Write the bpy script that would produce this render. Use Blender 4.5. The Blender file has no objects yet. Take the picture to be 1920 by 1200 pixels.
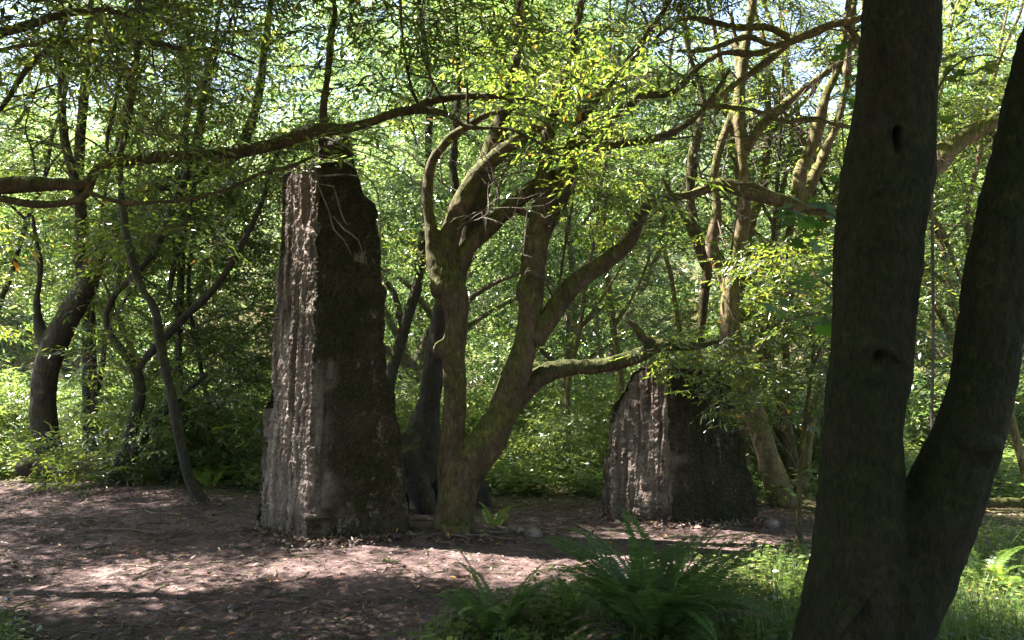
import bpy, bmesh, math, random
import numpy as np
from mathutils import Vector, Matrix
SC = bpy.context.scene
COL = SC.collection
RNG = np.random.default_rng(7)
random.seed(7)

# ------------------------------------------------------------------ camera, sky, sun, exposure
F = 1493.0                       # focal length in photo pixels (1920 wide)
PITCH = math.radians(4.0)
CAMZ = 1.6
cam = bpy.data.objects.new("camera", bpy.data.cameras.new("camera"))
COL.objects.link(cam)
cam.location = (0, 0, CAMZ)
cam.rotation_euler = (math.radians(90) + PITCH, 0, 0)
cam.data.sensor_width = 36.0
cam.data.lens = 36.0 * F / 1920.0
cam.data.clip_start = 0.05
cam.data.clip_end = 1500
SC.camera = cam

SUN_EL = math.radians(57)
_h = Vector((-0.93, 0.37, 0)).normalized()
SUN = Vector((_h.x * math.cos(SUN_EL), _h.y * math.cos(SUN_EL), math.sin(SUN_EL)))   # towards the sun
w = bpy.data.worlds.new("World")
SC.world = w
w.use_nodes = True
nt = w.node_tree
sky = nt.nodes.new("ShaderNodeTexSky")
sky.sky_type = 'NISHITA'
sky.sun_disc = False
sky.sun_elevation = SUN_EL
sky.sun_rotation = math.atan2(SUN.x, SUN.y)
bg = nt.nodes["Background"]
nt.links.new(sky.outputs[0], bg.inputs[0])
bg.inputs[1].default_value = 0.05
sl = bpy.data.lights.new("sun", 'SUN')
sl.energy = 5.0
sl.angle = math.radians(0.5)
sl.color = (1.0, 0.95, 0.86)
so = bpy.data.objects.new("sun", sl)
COL.objects.link(so)
so.rotation_euler = SUN.to_track_quat('Z', 'Y').to_euler()
so.location = (-20, 10, 40)

SC.view_settings.view_transform = 'Standard'
SC.view_settings.look = 'None'
SC.view_settings.gamma = 1
SC.view_settings.exposure = 3.45
cy = SC.cycles
cy.max_bounces = 4
cy.diffuse_bounces = 2
cy.glossy_bounces = 2
cy.transmission_bounces = 3
cy.transparent_max_bounces = 4
cy.caustics_reflective = False
cy.caustics_refractive = False
cy.sample_clamp_indirect = 1.5
cy.use_denoising = True
cy.denoising_prefilter = 'NONE'

# ------------------------------------------------------------------ maths helpers
CP, SP = math.cos(PITCH), math.sin(PITCH)


def ray(px, py):
    a, b = (px - 960) / F, -(py - 600) / F
    return np.array([a, CP - b * SP, SP + b * CP])


def at(px, py, Y):
    d = ray(px, py)
    return np.array([0, 0, CAMZ]) + d * (Y / d[1])


def wr(wpx, Y):
    return wpx * Y / F / 2


def _hash(ix, iy, iz):
    h = (ix.astype(np.int64) * 73856093) ^ (iy.astype(np.int64) * 19349663) ^ (iz.astype(np.int64) * 83492791)
    h = (h ^ (h >> 13)) * 1274126177
    h = h ^ (h >> 16)
    return (h & 0xFFFF) / 65535.0


def vnoise(p):
    p = np.asarray(p, float)
    i = np.floor(p).astype(np.int64)
    f = p - i
    f = f * f * (3 - 2 * f)
    r = 0
    for dx in (0, 1):
        for dy in (0, 1):
            for dz in (0, 1):
                wgt = (f[:, 0] if dx else 1 - f[:, 0]) * (f[:, 1] if dy else 1 - f[:, 1]) * (f[:, 2] if dz else 1 - f[:, 2])
                r = r + wgt * _hash(i[:, 0] + dx, i[:, 1] + dy, i[:, 2] + dz)
    return r * 2 - 1


def fbm(p, oct=3):
    p = np.asarray(p, float)
    s, a, t = 0, 1.0, 0
    for k in range(oct):
        s = s + a * vnoise(p * (2.03 ** k) + 17.3 * k)
        t += a
        a *= 0.5
    return s / t


def height(x, y):
    x = np.atleast_1d(np.asarray(x, float)); y = np.atleast_1d(np.asarray(y, float))
    z0 = np.zeros_like(x)
    h = 0.05 * fbm(np.stack([x * 0.35, y * 0.35, z0], 1), 2)
    h = h * np.clip((y - 1) / 4, 0, 1)
    bank = np.clip((y - 12.2) / 1.5, 0, 1) * np.clip((-x - 1.5) / 2, 0, 1)
    h = h + 0.16 * bank
    for (mx_, my_, mr, mh) in ((-.57, 7.95, .55, .07), (-1.75, 8.45, 1.15, .06), (1.85, 9.2, 1.3, .07), (-4.0, 10.2, .4, .05), (2.0, 4.25, .9, .06)):
        h = h + mh * np.exp(-((x - mx_) ** 2 + (y - my_) ** 2) / mr ** 2)
    h = h + 0.42 * np.clip(y - 27, 0, 60) * np.clip((y - 27) / 14, 0, 1)      # the wooded slope behind
    return h


def hz(x, y):
    return float(height(x, y)[0])


def ground(px, py):
    d = ray(px, py)
    t = -CAMZ / d[2]
    for _ in range(6):
        p = d * t
        t = (hz(p[0], p[1]) - CAMZ) / d[2]
    return d * t + np.array([0, 0, CAMZ])


# ------------------------------------------------------------------ materials
def newmat(name):
    m = bpy.data.materials.new(name)
    m.use_nodes = True
    n = m.node_tree.nodes
    n.clear()
    out = n.new("ShaderNodeOutputMaterial")
    return m, m.node_tree, out


def N(t, kind, **kw):
    n = t.nodes.new(kind)
    for k, v in kw.items():
        if k.startswith("i_"):
            n.inputs[k[2:].replace("_", " ")].default_value = v
        else:
            setattr(n, k, v)
    return n


def ramp(t, stops, fac=None, interp='LINEAR'):
    r = t.nodes.new("ShaderNodeValToRGB")
    r.color_ramp.interpolation = interp
    e = r.color_ramp.elements
    while len(e) < len(stops):
        e.new(0.5)
    for el, (p, c) in zip(e, stops):
        el.position = p
        el.color = (c[0], c[1], c[2], 1) if not isinstance(c, float) else (c, c, c, 1)
    if fac is not None:
        t.links.new(fac, r.inputs[0])
    return r


def leafmat(name, stops, tstops, mix=0.45, rough=0.38, spec=0.5):
    m, t, out = newmat(name)
    at_ = N(t, "ShaderNodeAttribute", attribute_name="rnd")
    c = ramp(t, stops, at_.outputs["Fac"])
    c2 = ramp(t, tstops, at_.outputs["Fac"])
    p = N(t, "ShaderNodeBsdfPrincipled")
    p.inputs["Roughness"].default_value = rough
    p.inputs["Specular IOR Level"].default_value = spec
    t.links.new(c.outputs[0], p.inputs["Base Color"])
    tr = N(t, "ShaderNodeBsdfTranslucent")
    t.links.new(c2.outputs[0], tr.inputs[0])
    mx = N(t, "ShaderNodeMixShader")
    mx.inputs[0].default_value = mix
    t.links.new(p.outputs[0], mx.inputs[1])
    t.links.new(tr.outputs[0], mx.inputs[2])
    t.links.new(mx.outputs[0], out.inputs[0])
    return m


def barkmat(name, c1, c2, moss=(0.06, 0.075, 0.015), mossamt=0.5, sc=6.0, stretch=0.35, bump=0.6, topbias=0.5, crackamt=0.3):
    m, t, out = newmat(name)
    tc = N(t, "ShaderNodeTexCoord")
    mp = N(t, "ShaderNodeMapping")
    mp.inputs["Scale"].default_value = (1, 1, stretch)
    t.links.new(tc.outputs["Object"], mp.inputs[0])
    n1 = N(t, "ShaderNodeTexNoise", i_Scale=sc, i_Detail=8.0, i_Roughness=0.65)
    t.links.new(mp.outputs[0], n1.inputs[0])
    n2 = N(t, "ShaderNodeTexNoise", i_Scale=sc * 7, i_Detail=5.0, i_Roughness=0.7)
    t.links.new(mp.outputs[0], n2.inputs[0])
    n3 = N(t, "ShaderNodeTexNoise", i_Scale=2.3, i_Detail=6.0, i_Roughness=0.7)
    t.links.new(tc.outputs["Object"], n3.inputs[0])
    base = ramp(t, [(0.3, c1), (0.7, c2)], n1.outputs[0])
    gm = N(t, "ShaderNodeNewGeometry")
    sep = N(t, "ShaderNodeSeparateXYZ")
    t.links.new(gm.outputs["Normal"], sep.inputs[0])
    ma = N(t, "ShaderNodeMath", operation='MULTIPLY_ADD')
    ma.inputs[1].default_value = topbias * 0.5
    t.links.new(sep.outputs[2], ma.inputs[0])
    t.links.new(n3.outputs[0], ma.inputs[2])
    ms = ramp(t, [(0.62 - mossamt * 0.35, 0.0), (0.78 - mossamt * 0.3, 1.0)], ma.outputs[0])
    mx = N(t, "ShaderNodeMix", data_type='RGBA')
    t.links.new(ms.outputs[0], mx.inputs[0])
    t.links.new(base.outputs[0], mx.inputs[6])
    mossr = ramp(t, [(0.3, tuple(v * 0.5 for v in moss)), (0.7, moss)], n2.outputs[0])
    t.links.new(mossr.outputs[0], mx.inputs[7])
    # pale lichen / dark flecks
    wv = N(t, "ShaderNodeMix", data_type='VECTOR')
    wv.inputs[0].default_value = 0.12
    t.links.new(mp.outputs[0], wv.inputs[4]); t.links.new(n1.outputs[1], wv.inputs[5])
    vc = N(t, "ShaderNodeTexVoronoi", feature='DISTANCE_TO_EDGE', i_Scale=sc * 2.2)
    t.links.new(wv.outputs[1], vc.inputs[0])
    crk = ramp(t, [(0.0, 0.35), (0.05, 0.85), (0.12, 1.0)], vc.outputs[0])
    n4 = N(t, "ShaderNodeTexNoise", i_Scale=9.0, i_Detail=7.0, i_Roughness=0.75)
    t.links.new(tc.outputs["Object"], n4.inputs[0])
    lich = ramp(t, [(0.3, 0.42), (0.48, 0.9), (0.6, 1.05), (0.69, 2.3)], n4.outputs[0])
    sp0 = ramp(t, [(0.27, 0.38), (0.5, 1.0), (0.64, 1.2), (0.74, 2.4)], n2.outputs[0])
    sp1 = N(t, "ShaderNodeMix", data_type='RGBA', blend_type='MULTIPLY'); sp1.inputs[0].default_value = 1.0
    t.links.new(sp0.outputs[0], sp1.inputs[6]); t.links.new(lich.outputs[0], sp1.inputs[7])
    sp2 = N(t, "ShaderNodeMix", data_type='RGBA', blend_type='MULTIPLY'); sp2.inputs[0].default_value = crackamt
    t.links.new(sp1.outputs[2], sp2.inputs[6]); t.links.new(crk.outputs[0], sp2.inputs[7])
    mu = N(t, "ShaderNodeMix", data_type='RGBA', blend_type='MULTIPLY')
    mu.inputs[0].default_value = 1.0
    t.links.new(mx.outputs[2], mu.inputs[6])
    t.links.new(sp2.outputs[2], mu.inputs[7])
    p = N(t, "ShaderNodeBsdfPrincipled")
    p.inputs["Roughness"].default_value = 0.9
    p.inputs["Specular IOR Level"].default_value = 0.2
    t.links.new(mu.outputs[2], p.inputs["Base Color"])
    add = N(t, "ShaderNodeMath", operation='MULTIPLY_ADD')
    add.inputs[1].default_value = 0.5
    t.links.new(n2.outputs[0], add.inputs[0])
    t.links.new(n1.outputs[0], add.inputs[2])
    ad2 = N(t, "ShaderNodeMath", operation='MULTIPLY_ADD')
    ad2.inputs[1].default_value = crackamt * .5
    t.links.new(crk.outputs[0], ad2.inputs[0]); t.links.new(add.outputs[0], ad2.inputs[2])
    b = N(t, "ShaderNodeBump")
    b.inputs["Strength"].default_value = bump
    b.inputs["Distance"].default_value = 0.04
    t.links.new(ad2.outputs[0], b.inputs["Height"])
    t.links.new(b.outputs[0], p.inputs["Normal"])
    t.links.new(p.outputs[0], out.inputs[0])
    return m


M = {}
M['leaf_bay'] = leafmat("bay_leaf", [(0, (.018, .036, .010)), (.6, (.036, .062, .016)), (.95, (.065, .095, .022)), (.985, (.28, .20, .02)), (1, (.35, .14, .02))],
                        [(0, (.09, .18, .02)), (.6, (.29, .41, .04)), (.95, (.50, .56, .07)), (.985, (.55, .40, .04)), (1, (.6, .25, .03))], mix=.38, rough=.25, spec=.75)
M['leaf_far'] = leafmat("far_leaf", [(0, (.022, .046, .018)), (.5, (.050, .084, .030)), (1, (.12, .155, .065))],
                        [(0, (.09, .19, .045)), (.6, (.26, .39, .09)), (1, (.50, .57, .20))], mix=0.42, rough=0.25, spec=.8)
M['leaf_hill'] = leafmat("hill_leaf", [(0, (.07, .10, .05)), (.5, (.13, .165, .085)), (1, (.20, .23, .13))], [(0, (.2, .3, .1)), (1, (.45, .5, .24))], mix=0.35, rough=0.3, spec=.7)  # hillside leaves, paled in colour to look whitened by haze
M['leaf_low'] = leafmat("low_leaf", [(0, (.045, .080, .02)), (.6, (.075, .115, .032)), (1, (.13, .155, .04))],
                        [(0, (.18, .29, .05)), (.6, (.29, .38, .07)), (1, (.44, .46, .10))], mix=0.4, rough=.33)
M['leaf_maple'] = leafmat("maple_leaf", [(0, (.035, .085, .02)), (1, (.06, .13, .03))], [(0, (.14, .32, .03)), (1, (.22, .42, .04))], mix=0.4, rough=0.5)
M['fern'] = leafmat("fern_leaf", [(0, (.040, .080, .022)), (.8, (.075, .125, .036)), (1, (.12, .165, .045))],
                    [(0, (.12, .24, .05)), (1, (.2, .32, .07))], mix=0.35, rough=0.5, spec=.3)
M['fern_bright'] = leafmat("bright_fern_leaf", [(0, (.08, .15, .02)), (1, (.13, .20, .03))], [(0, (.3, .45, .04)), (1, (.4, .5, .06))], mix=0.45)
M['grass'] = leafmat("grass_blade", [(0, (.05, .10, .025)), (.7, (.08, .14, .035)), (1, (.17, .18, .06))], [(0, (.15, .28, .05)), (1, (.3, .36, .08))], mix=0.35, rough=0.45)
M['litter'] = leafmat("dead_leaf", [(0, (.05, .030, .026)), (.6, (.12, .076, .066)), (.9, (.21, .15, .13)), (.93, (.32, .26, .2)), (.965, (.40, .24, .04)), (1, (.42, .12, .03))],
                      [(0, (.05, .03, .02)), (1, (.2, .1, .05))], mix=0.1, rough=0.6)
M['twig'] = barkmat("twig_bark", (.10, .075, .065), (.20, .155, .14), mossamt=0.15, sc=9)
M['bark_main'] = barkmat("mossy_brown_bark", (.042, .028, .016), (.125, .086, .052), moss=(.095, .092, .022), mossamt=0.54, sc=5, bump=0.7, topbias=0.6)
M['bark_near'] = barkmat("dark_bark", (.008, .006, .003), (.042, .030, .018), moss=(.023, .024, .006), mossamt=0.75, sc=8, bump=0.9, topbias=0.15)
M['bark_left'] = barkmat("grey_bark", (.026, .021, .017), (.072, .058, .048), moss=(.06, .062, .018), mossamt=0.35, sc=6)
M['bark_right'] = barkmat("mossy_pale_bark", (.11, .075, .046), (.26, .185, .12), moss=(.15, .148, .035), mossamt=0.55, sc=6, bump=0.7)
M['bark_moss'] = barkmat("mossy_bark", (.07, .05, .03), (.11, .08, .05), moss=(.075, .078, .018), mossamt=0.7, sc=7, bump=0.9)
M['bark_far'] = barkmat("pale_bark", (.14, .105, .085), (.26, .20, .17), mossamt=0.3, sc=5)
M['deadwood'] = barkmat("dead_wood", (.14, .10, .085), (.28, .21, .18), mossamt=0.2, sc=8)
M['rust'] = barkmat("rusty_iron", (.05, .03, .022), (.10, .055, .035), mossamt=0.0, sc=30, bump=0.2)


def concrete(name, mossamt, seed):
    """rough shuttered concrete: pinkish grey, coarse aggregate, shade-darkened moss where the mesh attribute 'moss' says so"""
    m, t, out = newmat(name)
    tc = N(t, "ShaderNodeTexCoord")
    mp = N(t, "ShaderNodeMapping")
    mp.inputs["Location"].default_value = (seed, seed * 2, 0)
    t.links.new(tc.outputs["Object"], mp.inputs[0])
    mv = N(t, "ShaderNodeMapping")
    mv.inputs["Scale"].default_value = (1, 1, 0.13)
    t.links.new(mp.outputs[0], mv.inputs[0])
    mv2 = N(t, "ShaderNodeMapping")
    mv2.inputs["Scale"].default_value = (1, 1, 0.55)
    t.links.new(mp.outputs[0], mv2.inputs[0])
    n1 = N(t, "ShaderNodeTexNoise", i_Scale=4.0, i_Detail=8.0, i_Roughness=0.7)
    t.links.new(mp.outputs[0], n1.inputs[0])
    nv = N(t, "ShaderNodeTexNoise", i_Scale=11.0, i_Detail=6.0, i_Roughness=0.65)
    t.links.new(mv.outputs[0], nv.inputs[0])
    nf = N(t, "ShaderNodeTexNoise", i_Scale=55.0, i_Detail=4.0, i_Roughness=0.7)
    t.links.new(mp.outputs[0], nf.inputs[0])
    vo = N(t, "ShaderNodeTexVoronoi", i_Scale=38.0)
    t.links.new(mp.outputs[0], vo.inputs[0])
    base = ramp(t, [(0.3, (.10, .074, .060)), (0.5, (.215, .172, .148)), (0.72, (.40, .345, .315))], n1.outputs[0])
    streak = ramp(t, [(0.38, (.28, .24, .20)), (0.48, (.8, .78, .76)), (0.56, (1.05, 1, 1)), (0.72, (1.4, 1.32, 1.3))], nv.outputs[0])
    mu = N(t, "ShaderNodeMix", data_type='RGBA', blend_type='MULTIPLY')
    mu.inputs[0].default_value = 0.85
    t.links.new(base.outputs[0], mu.inputs[6]); t.links.new(streak.outputs[0], mu.inputs[7])
    am = N(t, "ShaderNodeAttribute", attribute_name="moss")
    ma = N(t, "ShaderNodeMath", operation='ADD')
    t.links.new(am.outputs["Fac"], ma.inputs[0]); t.links.new(n1.outputs[0], ma.inputs[1])
    mr = ramp(t, [(0.85 - mossamt, 0.0), (1.35 - mossamt, 1.0)], ma.outputs[0])
    nb = N(t, "ShaderNodeTexNoise", i_Scale=2.2, i_Detail=7.0, i_Roughness=0.72)
    t.links.new(mp.outputs[0], nb.inputs[0])
    moss_shade_a = ramp(t, [(0.3, (.008, .007, .003)), (0.55, (.021, .019, .007)), (0.72, (.055, .05, .028)), (0.8, (.17, .15, .11))], nf.outputs[0])  # moss and rubble tones, lowered further to deepen the shade on this face
    moss_shade_b = ramp(t, [(0.3, (.018, .013, .007)), (0.55, (.044, .033, .020)), (0.72, (.105, .085, .058)), (0.8, (.26, .22, .17))], nf.outputs[0])
    nbr = ramp(t, [(0.42, 0.0), (0.62, 1.0)], nb.outputs[0])
    mossc = N(t, "ShaderNodeMix", data_type='RGBA')
    t.links.new(nbr.outputs[0], mossc.inputs[0]); t.links.new(moss_shade_a.outputs[0], mossc.inputs[6]); t.links.new(moss_shade_b.outputs[0], mossc.inputs[7])
    nl = N(t, "ShaderNodeTexNoise", i_Scale=5.5, i_Detail=9.0, i_Roughness=0.78)
    t.links.new(mv2.outputs[0], nl.inputs[0])
    nlr = ramp(t, [(0.58, 0.0), (0.66, 0.85)], nl.outputs[0])
    lic = N(t, "ShaderNodeMix", data_type='RGBA')
    lic.inputs[7].default_value = (.17, .145, .11, 1)
    t.links.new(nlr.outputs[0], lic.inputs[0]); t.links.new(mossc.outputs[2], lic.inputs[6])
    mossc = lic
    mx = N(t, "ShaderNodeMix", data_type='RGBA')
    t.links.new(mr.outputs[0], mx.inputs[0]); t.links.new(mu.outputs[2], mx.inputs[6]); t.links.new(mossc.outputs[2], mx.inputs[7])
    p = N(t, "ShaderNodeBsdfPrincipled")
    p.inputs["Roughness"].default_value = 0.92
    p.inputs["Specular IOR Level"].default_value = 0.15
    t.links.new(mx.outputs[2], p.inputs["Base Color"])
    a1 = N(t, "ShaderNodeMath", operation='MULTIPLY_ADD'); a1.inputs[1].default_value = 0.6
    t.links.new(nf.outputs[0], a1.inputs[0]); t.links.new(vo.outputs[0], a1.inputs[2])
    b = N(t, "ShaderNodeBump"); b.inputs["Strength"].default_value = 0.75; b.inputs["Distance"].default_value = 0.02
    t.links.new(a1.outputs[0], b.inputs["Height"]); t.links.new(b.outputs[0], p.inputs["Normal"])
    t.links.new(p.outputs[0], out.inputs[0])
    return m


M['concrete'] = concrete("weathered_concrete", 0.35, 0.0)
M['concrete_dark'] = concrete("dark_weathered_concrete", 0.42, 5.0)


def soil(name, cols, sc):
    m, t, out = newmat(name)
    tc = N(t, "ShaderNodeTexCoord")
    n1 = N(t, "ShaderNodeTexNoise", i_Scale=sc, i_Detail=9.0, i_Roughness=0.72)
    t.links.new(tc.outputs["Object"], n1.inputs[0])
    n2 = N(t, "ShaderNodeTexNoise", i_Scale=sc * 16, i_Detail=5.0, i_Roughness=0.75)
    t.links.new(tc.outputs["Object"], n2.inputs[0])
    vo = N(t, "ShaderNodeTexVoronoi", i_Scale=26.0)
    t.links.new(tc.outputs["Object"], vo.inputs[0])
    c = ramp(t, cols, n1.outputs[0])
    d = ramp(t, [(0.3, (.55, .5, .5)), (0.5, (1, 1, 1)), (0.75, (1.5, 1.45, 1.45))], n2.outputs[0])
    mu = N(t, "ShaderNodeMix", data_type='RGBA', blend_type='MULTIPLY'); mu.inputs[0].default_value = 1
    t.links.new(c.outputs[0], mu.inputs[6]); t.links.new(d.outputs[0], mu.inputs[7])
    p = N(t, "ShaderNodeBsdfPrincipled"); p.inputs["Roughness"].default_value = 0.95
    p.inputs["Specular IOR Level"].default_value = 0.1
    t.links.new(mu.outputs[2], p.inputs["Base Color"])
    a = N(t, "ShaderNodeMath", operation='MULTIPLY_ADD'); a.inputs[1].default_value = 1.0
    t.links.new(n2.outputs[0], a.inputs[0]); t.links.new(n1.outputs[0], a.inputs[2])
    b = N(t, "ShaderNodeBump"); b.inputs["Strength"].default_value = 0.9; b.inputs["Distance"].default_value = 0.05
    t.links.new(a.outputs[0], b.inputs["Height"]); t.links.new(b.outputs[0], p.inputs["Normal"])
    t.links.new(p.outputs[0], out.inputs[0])
    return m


M['path'] = soil("trodden_earth", [(0.3, (.062, .040, .036)), (0.55, (.130, .088, .083)), (0.75, (.23, .166, .163))], 1.3)
M['floor'] = soil("forest_floor", [(0.3, (.07, .05, .03)), (0.5, (.10, .085, .04)), (0.72, (.09, .11, .035))], 0.9)


# ------------------------------------------------------------------ mesh and object helpers
def np_mesh(name, V, Q, rnd=None, midx=None, smooth=False):
    V = np.ascontiguousarray(V, np.float32); Q = np.ascontiguousarray(Q, np.int32)
    k = Q.shape[1]
    me = bpy.data.meshes.new(name)
    me.vertices.add(len(V)); me.vertices.foreach_set("co", V.ravel())
    me.loops.add(Q.size); me.loops.foreach_set("vertex_index", Q.ravel())
    me.polygons.add(len(Q))
    me.polygons.foreach_set("loop_start", np.arange(0, Q.size, k, dtype=np.int32))
    me.polygons.foreach_set("loop_total", np.full(len(Q), k, np.int32))
    if midx is not None:
        me.polygons.foreach_set("material_index", np.ascontiguousarray(midx, np.int32))
    if smooth:
        me.polygons.foreach_set("use_smooth", np.ones(len(Q), bool))
    if rnd is not None:
        a = me.attributes.new("rnd", 'FLOAT', 'FACE'); a.data.foreach_set("value", np.ascontiguousarray(rnd, np.float32))
    me.update(calc_edges=True)
    return me


def top_of(o):
    while o.parent:
        o = o.parent
    return o


def put(name, me, mats, parent=None):
    """link a mesh given in world coordinates as one object; under a parent it is moved into the parent's space"""
    o = bpy.data.objects.new(name, me)
    COL.objects.link(o)
    me.name = name
    for m in (mats if isinstance(mats, (list, tuple)) else [mats]):
        me.materials.append(m)
    if parent is not None:
        me.transform(Matrix.Translation(-top_of(parent).location))
        o.parent = parent
    return o


def tag(o, label=None, cat=None, group=None, kind=None):
    for k, v in (("label", label), ("category", cat), ("group", group), ("kind", kind)):
        if v:
            o[k] = v
    return o


def thing(name, label, cat, loc, group=None):
    o = bpy.data.objects.new(name, None)
    COL.objects.link(o)
    o.location = Vector([float(v) for v in loc])
    o.empty_display_size = 0.2
    return tag(o, label, cat, group)


def copy_thing(root, loc, rz=0, s=1.0, label=None, group=None):
    r = root.copy(); COL.objects.link(r)
    r.location = loc; r.rotation_euler = (0, 0, rz); r.scale = (s, s, s)
    if label: r['label'] = label
    if group: r['group'] = group
    for ch in list(root.children):
        c = ch.copy(); COL.objects.link(c); c.parent = r
        for g in ch.children:
            d = g.copy(); COL.objects.link(d); d.parent = c
    return r


def smooth_line(pts, step=0.06):
    """Catmull-Rom through (x,y,z,r) rows"""
    P = np.asarray(pts, float)
    if len(P) < 2:
        return P
    A = np.vstack([2 * P[0] - P[1], P, 2 * P[-1] - P[-2]])
    out = []
    for i in range(1, len(A) - 2):
        L = np.linalg.norm(A[i + 1][:3] - A[i][:3])
        n = max(2, int(L / step))
        for k in range(n):
            t = k / n
            a, b, c, d = A[i - 1], A[i], A[i + 1], A[i + 2]
            out.append(0.5 * ((2 * b) + (c - a) * t + (2 * a - 5 * b + 4 * c - d) * t * t + (3 * b - a - 3 * c + d) * t ** 3))
    out.append(P[-1])
    out = np.array(out)
    out[:, 3] = np.maximum(out[:, 3], 0.0015)
    return out


def tube(L, sides, base=0, cap=False):
    """rings along L (n,4). returns verts, quads (and cap ngons)"""
    P, R = L[:, :3], L[:, 3]
    T = np.gradient(P, axis=0)
    T /= np.linalg.norm(T, axis=1)[:, None] + 1e-9
    u = np.cross(T[0], [0.31, 0.87, 0.12]); u /= np.linalg.norm(u) + 1e-9
    U = []
    for k in range(len(P)):
        u = u - T[k] * np.dot(u, T[k]); u /= np.linalg.norm(u) + 1e-9
        U.append(u)
    U = np.array(U); W = np.cross(T, U)
    a = np.arange(sides) * 2 * math.pi / sides
    V = P[:, None, :] + R[:, None, None] * (np.cos(a)[None, :, None] * U[:, None, :] + np.sin(a)[None, :, None] * W[:, None, :])
    n = len(P)
    i = np.arange(n - 1)[:, None] * sides
    j = np.arange(sides)[None, :]
    Q = np.stack([i + j, i + (j + 1) % sides, i + sides + (j + 1) % sides, i + sides + j], -1).reshape(-1, 4) + base
    if cap:
        return V.reshape(-1, 3), Q, [list(range(base + sides - 1, base - 1, -1)), list(range(base + (n - 1) * sides, base + n * sides))]
    return V.reshape(-1, 3), Q


def px_line(rows, depth=None):
    """rows (px, py, width_px[, depth]) -> (x,y,z,r)"""
    out = []
    for r in rows:
        Y = r[3] if len(r) > 3 else depth
        p = at(r[0], r[1], Y)
        out.append((p[0], p[1], p[2], wr(r[2], Y)))
    return out


def organic(name, lines, voxel=0.03, blobs=(), disp=0.02, dscale=4.0, smooth=4, stretch=0.5, dents=()):
    """union of smooth tubes melted together by a voxel remesh, then roughened"""
    V, Fc = [], []
    b = 0
    for L in lines:
        S = smooth_line(L, max(0.04, min(0.12, np.mean([q[3] for q in L]) * 0.8)))
        j = fbm(S[:, :3] * 2.1 + 3.7, 2)
        S[:, 3] *= 1 + 0.10 * j
        v, q, caps = tube(S, 14, b, True)
        V.append(v); Fc += q.tolist() + caps
        b += len(v)
    for (c, r) in blobs:
        bm = bmesh.new(); bmesh.ops.create_icosphere(bm, subdivisions=2, radius=1.0)
        vv = np.array([x.co[:] for x in bm.verts]) * np.asarray(r) + np.asarray(c)
        Fc += [[x.index + b for x in f.verts] for f in bm.faces]
        bm.free()
        V.append(vv); b += len(vv)
    me = bpy.data.meshes.new(name + "_raw")
    me.from_pydata(np.vstack(V).tolist(), [], Fc)
    o = bpy.data.objects.new("temporary", me); COL.objects.link(o)
    md = o.modifiers.new("r", 'REMESH'); md.mode = 'VOXEL'; md.voxel_size = voxel
    ms = o.modifiers.new("s", 'SMOOTH'); ms.factor = 0.5; ms.iterations = smooth
    dg = bpy.context.evaluated_depsgraph_get()
    nm = bpy.data.meshes.new_from_object(o.evaluated_get(dg))
    bpy.data.objects.remove(o); bpy.data.meshes.remove(me)
    n = len(nm.vertices)
    co = np.empty(n * 3, np.float32); nm.vertices.foreach_get("co", co); co = co.reshape(-1, 3)
    no = np.empty(n * 3, np.float32); nm.vertex_normals.foreach_get("vector", no); no = no.reshape(-1, 3)
    if disp:
        q = co * np.array([1, 1, stretch])
        d = disp * (fbm(q * dscale, 3) + 0.5 * fbm(q * dscale * 4, 2))
        d = d + min(disp, .02) * .8 * np.clip(no[:, 2] * .6 + fbm(co * 2.7 + 5, 2), 0, 1) * (.4 + fbm(co * 26, 2)) + .25 * disp * fbm(co * np.array([16, 16, 5]), 2)
        for (dc, dr, dd) in dents:
            e = (co - dc) / dr
            d = d - dd * np.exp(-(e ** 2).sum(1))
        co = co + no * d[:, None]
        nm.vertices.foreach_set("co", np.ascontiguousarray(co, np.float32).ravel())
    nm.polygons.foreach_set("use_smooth", np.ones(len(nm.polygons), bool))
    nm.update()
    return nm


def tubes_mesh(name, lines, sides=7, step=0.12, wob=0.0):
    V, Q = [], []
    b = 0
    for L in lines:
        S = smooth_line(L, step)
        if wob:
            S[:, :3] += wob * np.stack([fbm(S[:, :3] * 1.3 + k * 9.1, 2) for k in range(3)], 1)
        v, q = tube(S, sides, b)
        V.append(v); Q.append(q); b += len(v)
    return np_mesh(name, np.vstack(V), np.vstack(Q), smooth=True)


# ------------------------------------------------------------------ foliage
def leaf_shape(L, W, six):
    if six:
        v = np.array([[0, 0, 0], [.35 * L, -.5 * W, .10 * W], [.70 * L, -.36 * W, .06 * W], [L, 0, -.08 * L], [.70 * L, .36 * W, .06 * W], [.35 * L, .5 * W, .10 * W]])
        q = [[0, 1, 2, 3], [0, 3, 4, 5]]
    else:
        v = np.array([[0, 0, 0], [.45 * L, -.5 * W, .12 * W], [L, 0, -.06 * L], [.45 * L, .5 * W, .12 * W]])
        q = [[0, 1, 2, 3]]
    return v, np.array(q)


def rot_to(d, up):
    """(n,3,3) frames with X=d, Z near up"""
    d = d / (np.linalg.norm(d, axis=1)[:, None] + 1e-9)
    y = np.cross(up, d); y /= np.linalg.norm(y, axis=1)[:, None] + 1e-9
    z = np.cross(d, y)
    return np.stack([d, y, z], 2)


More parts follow.
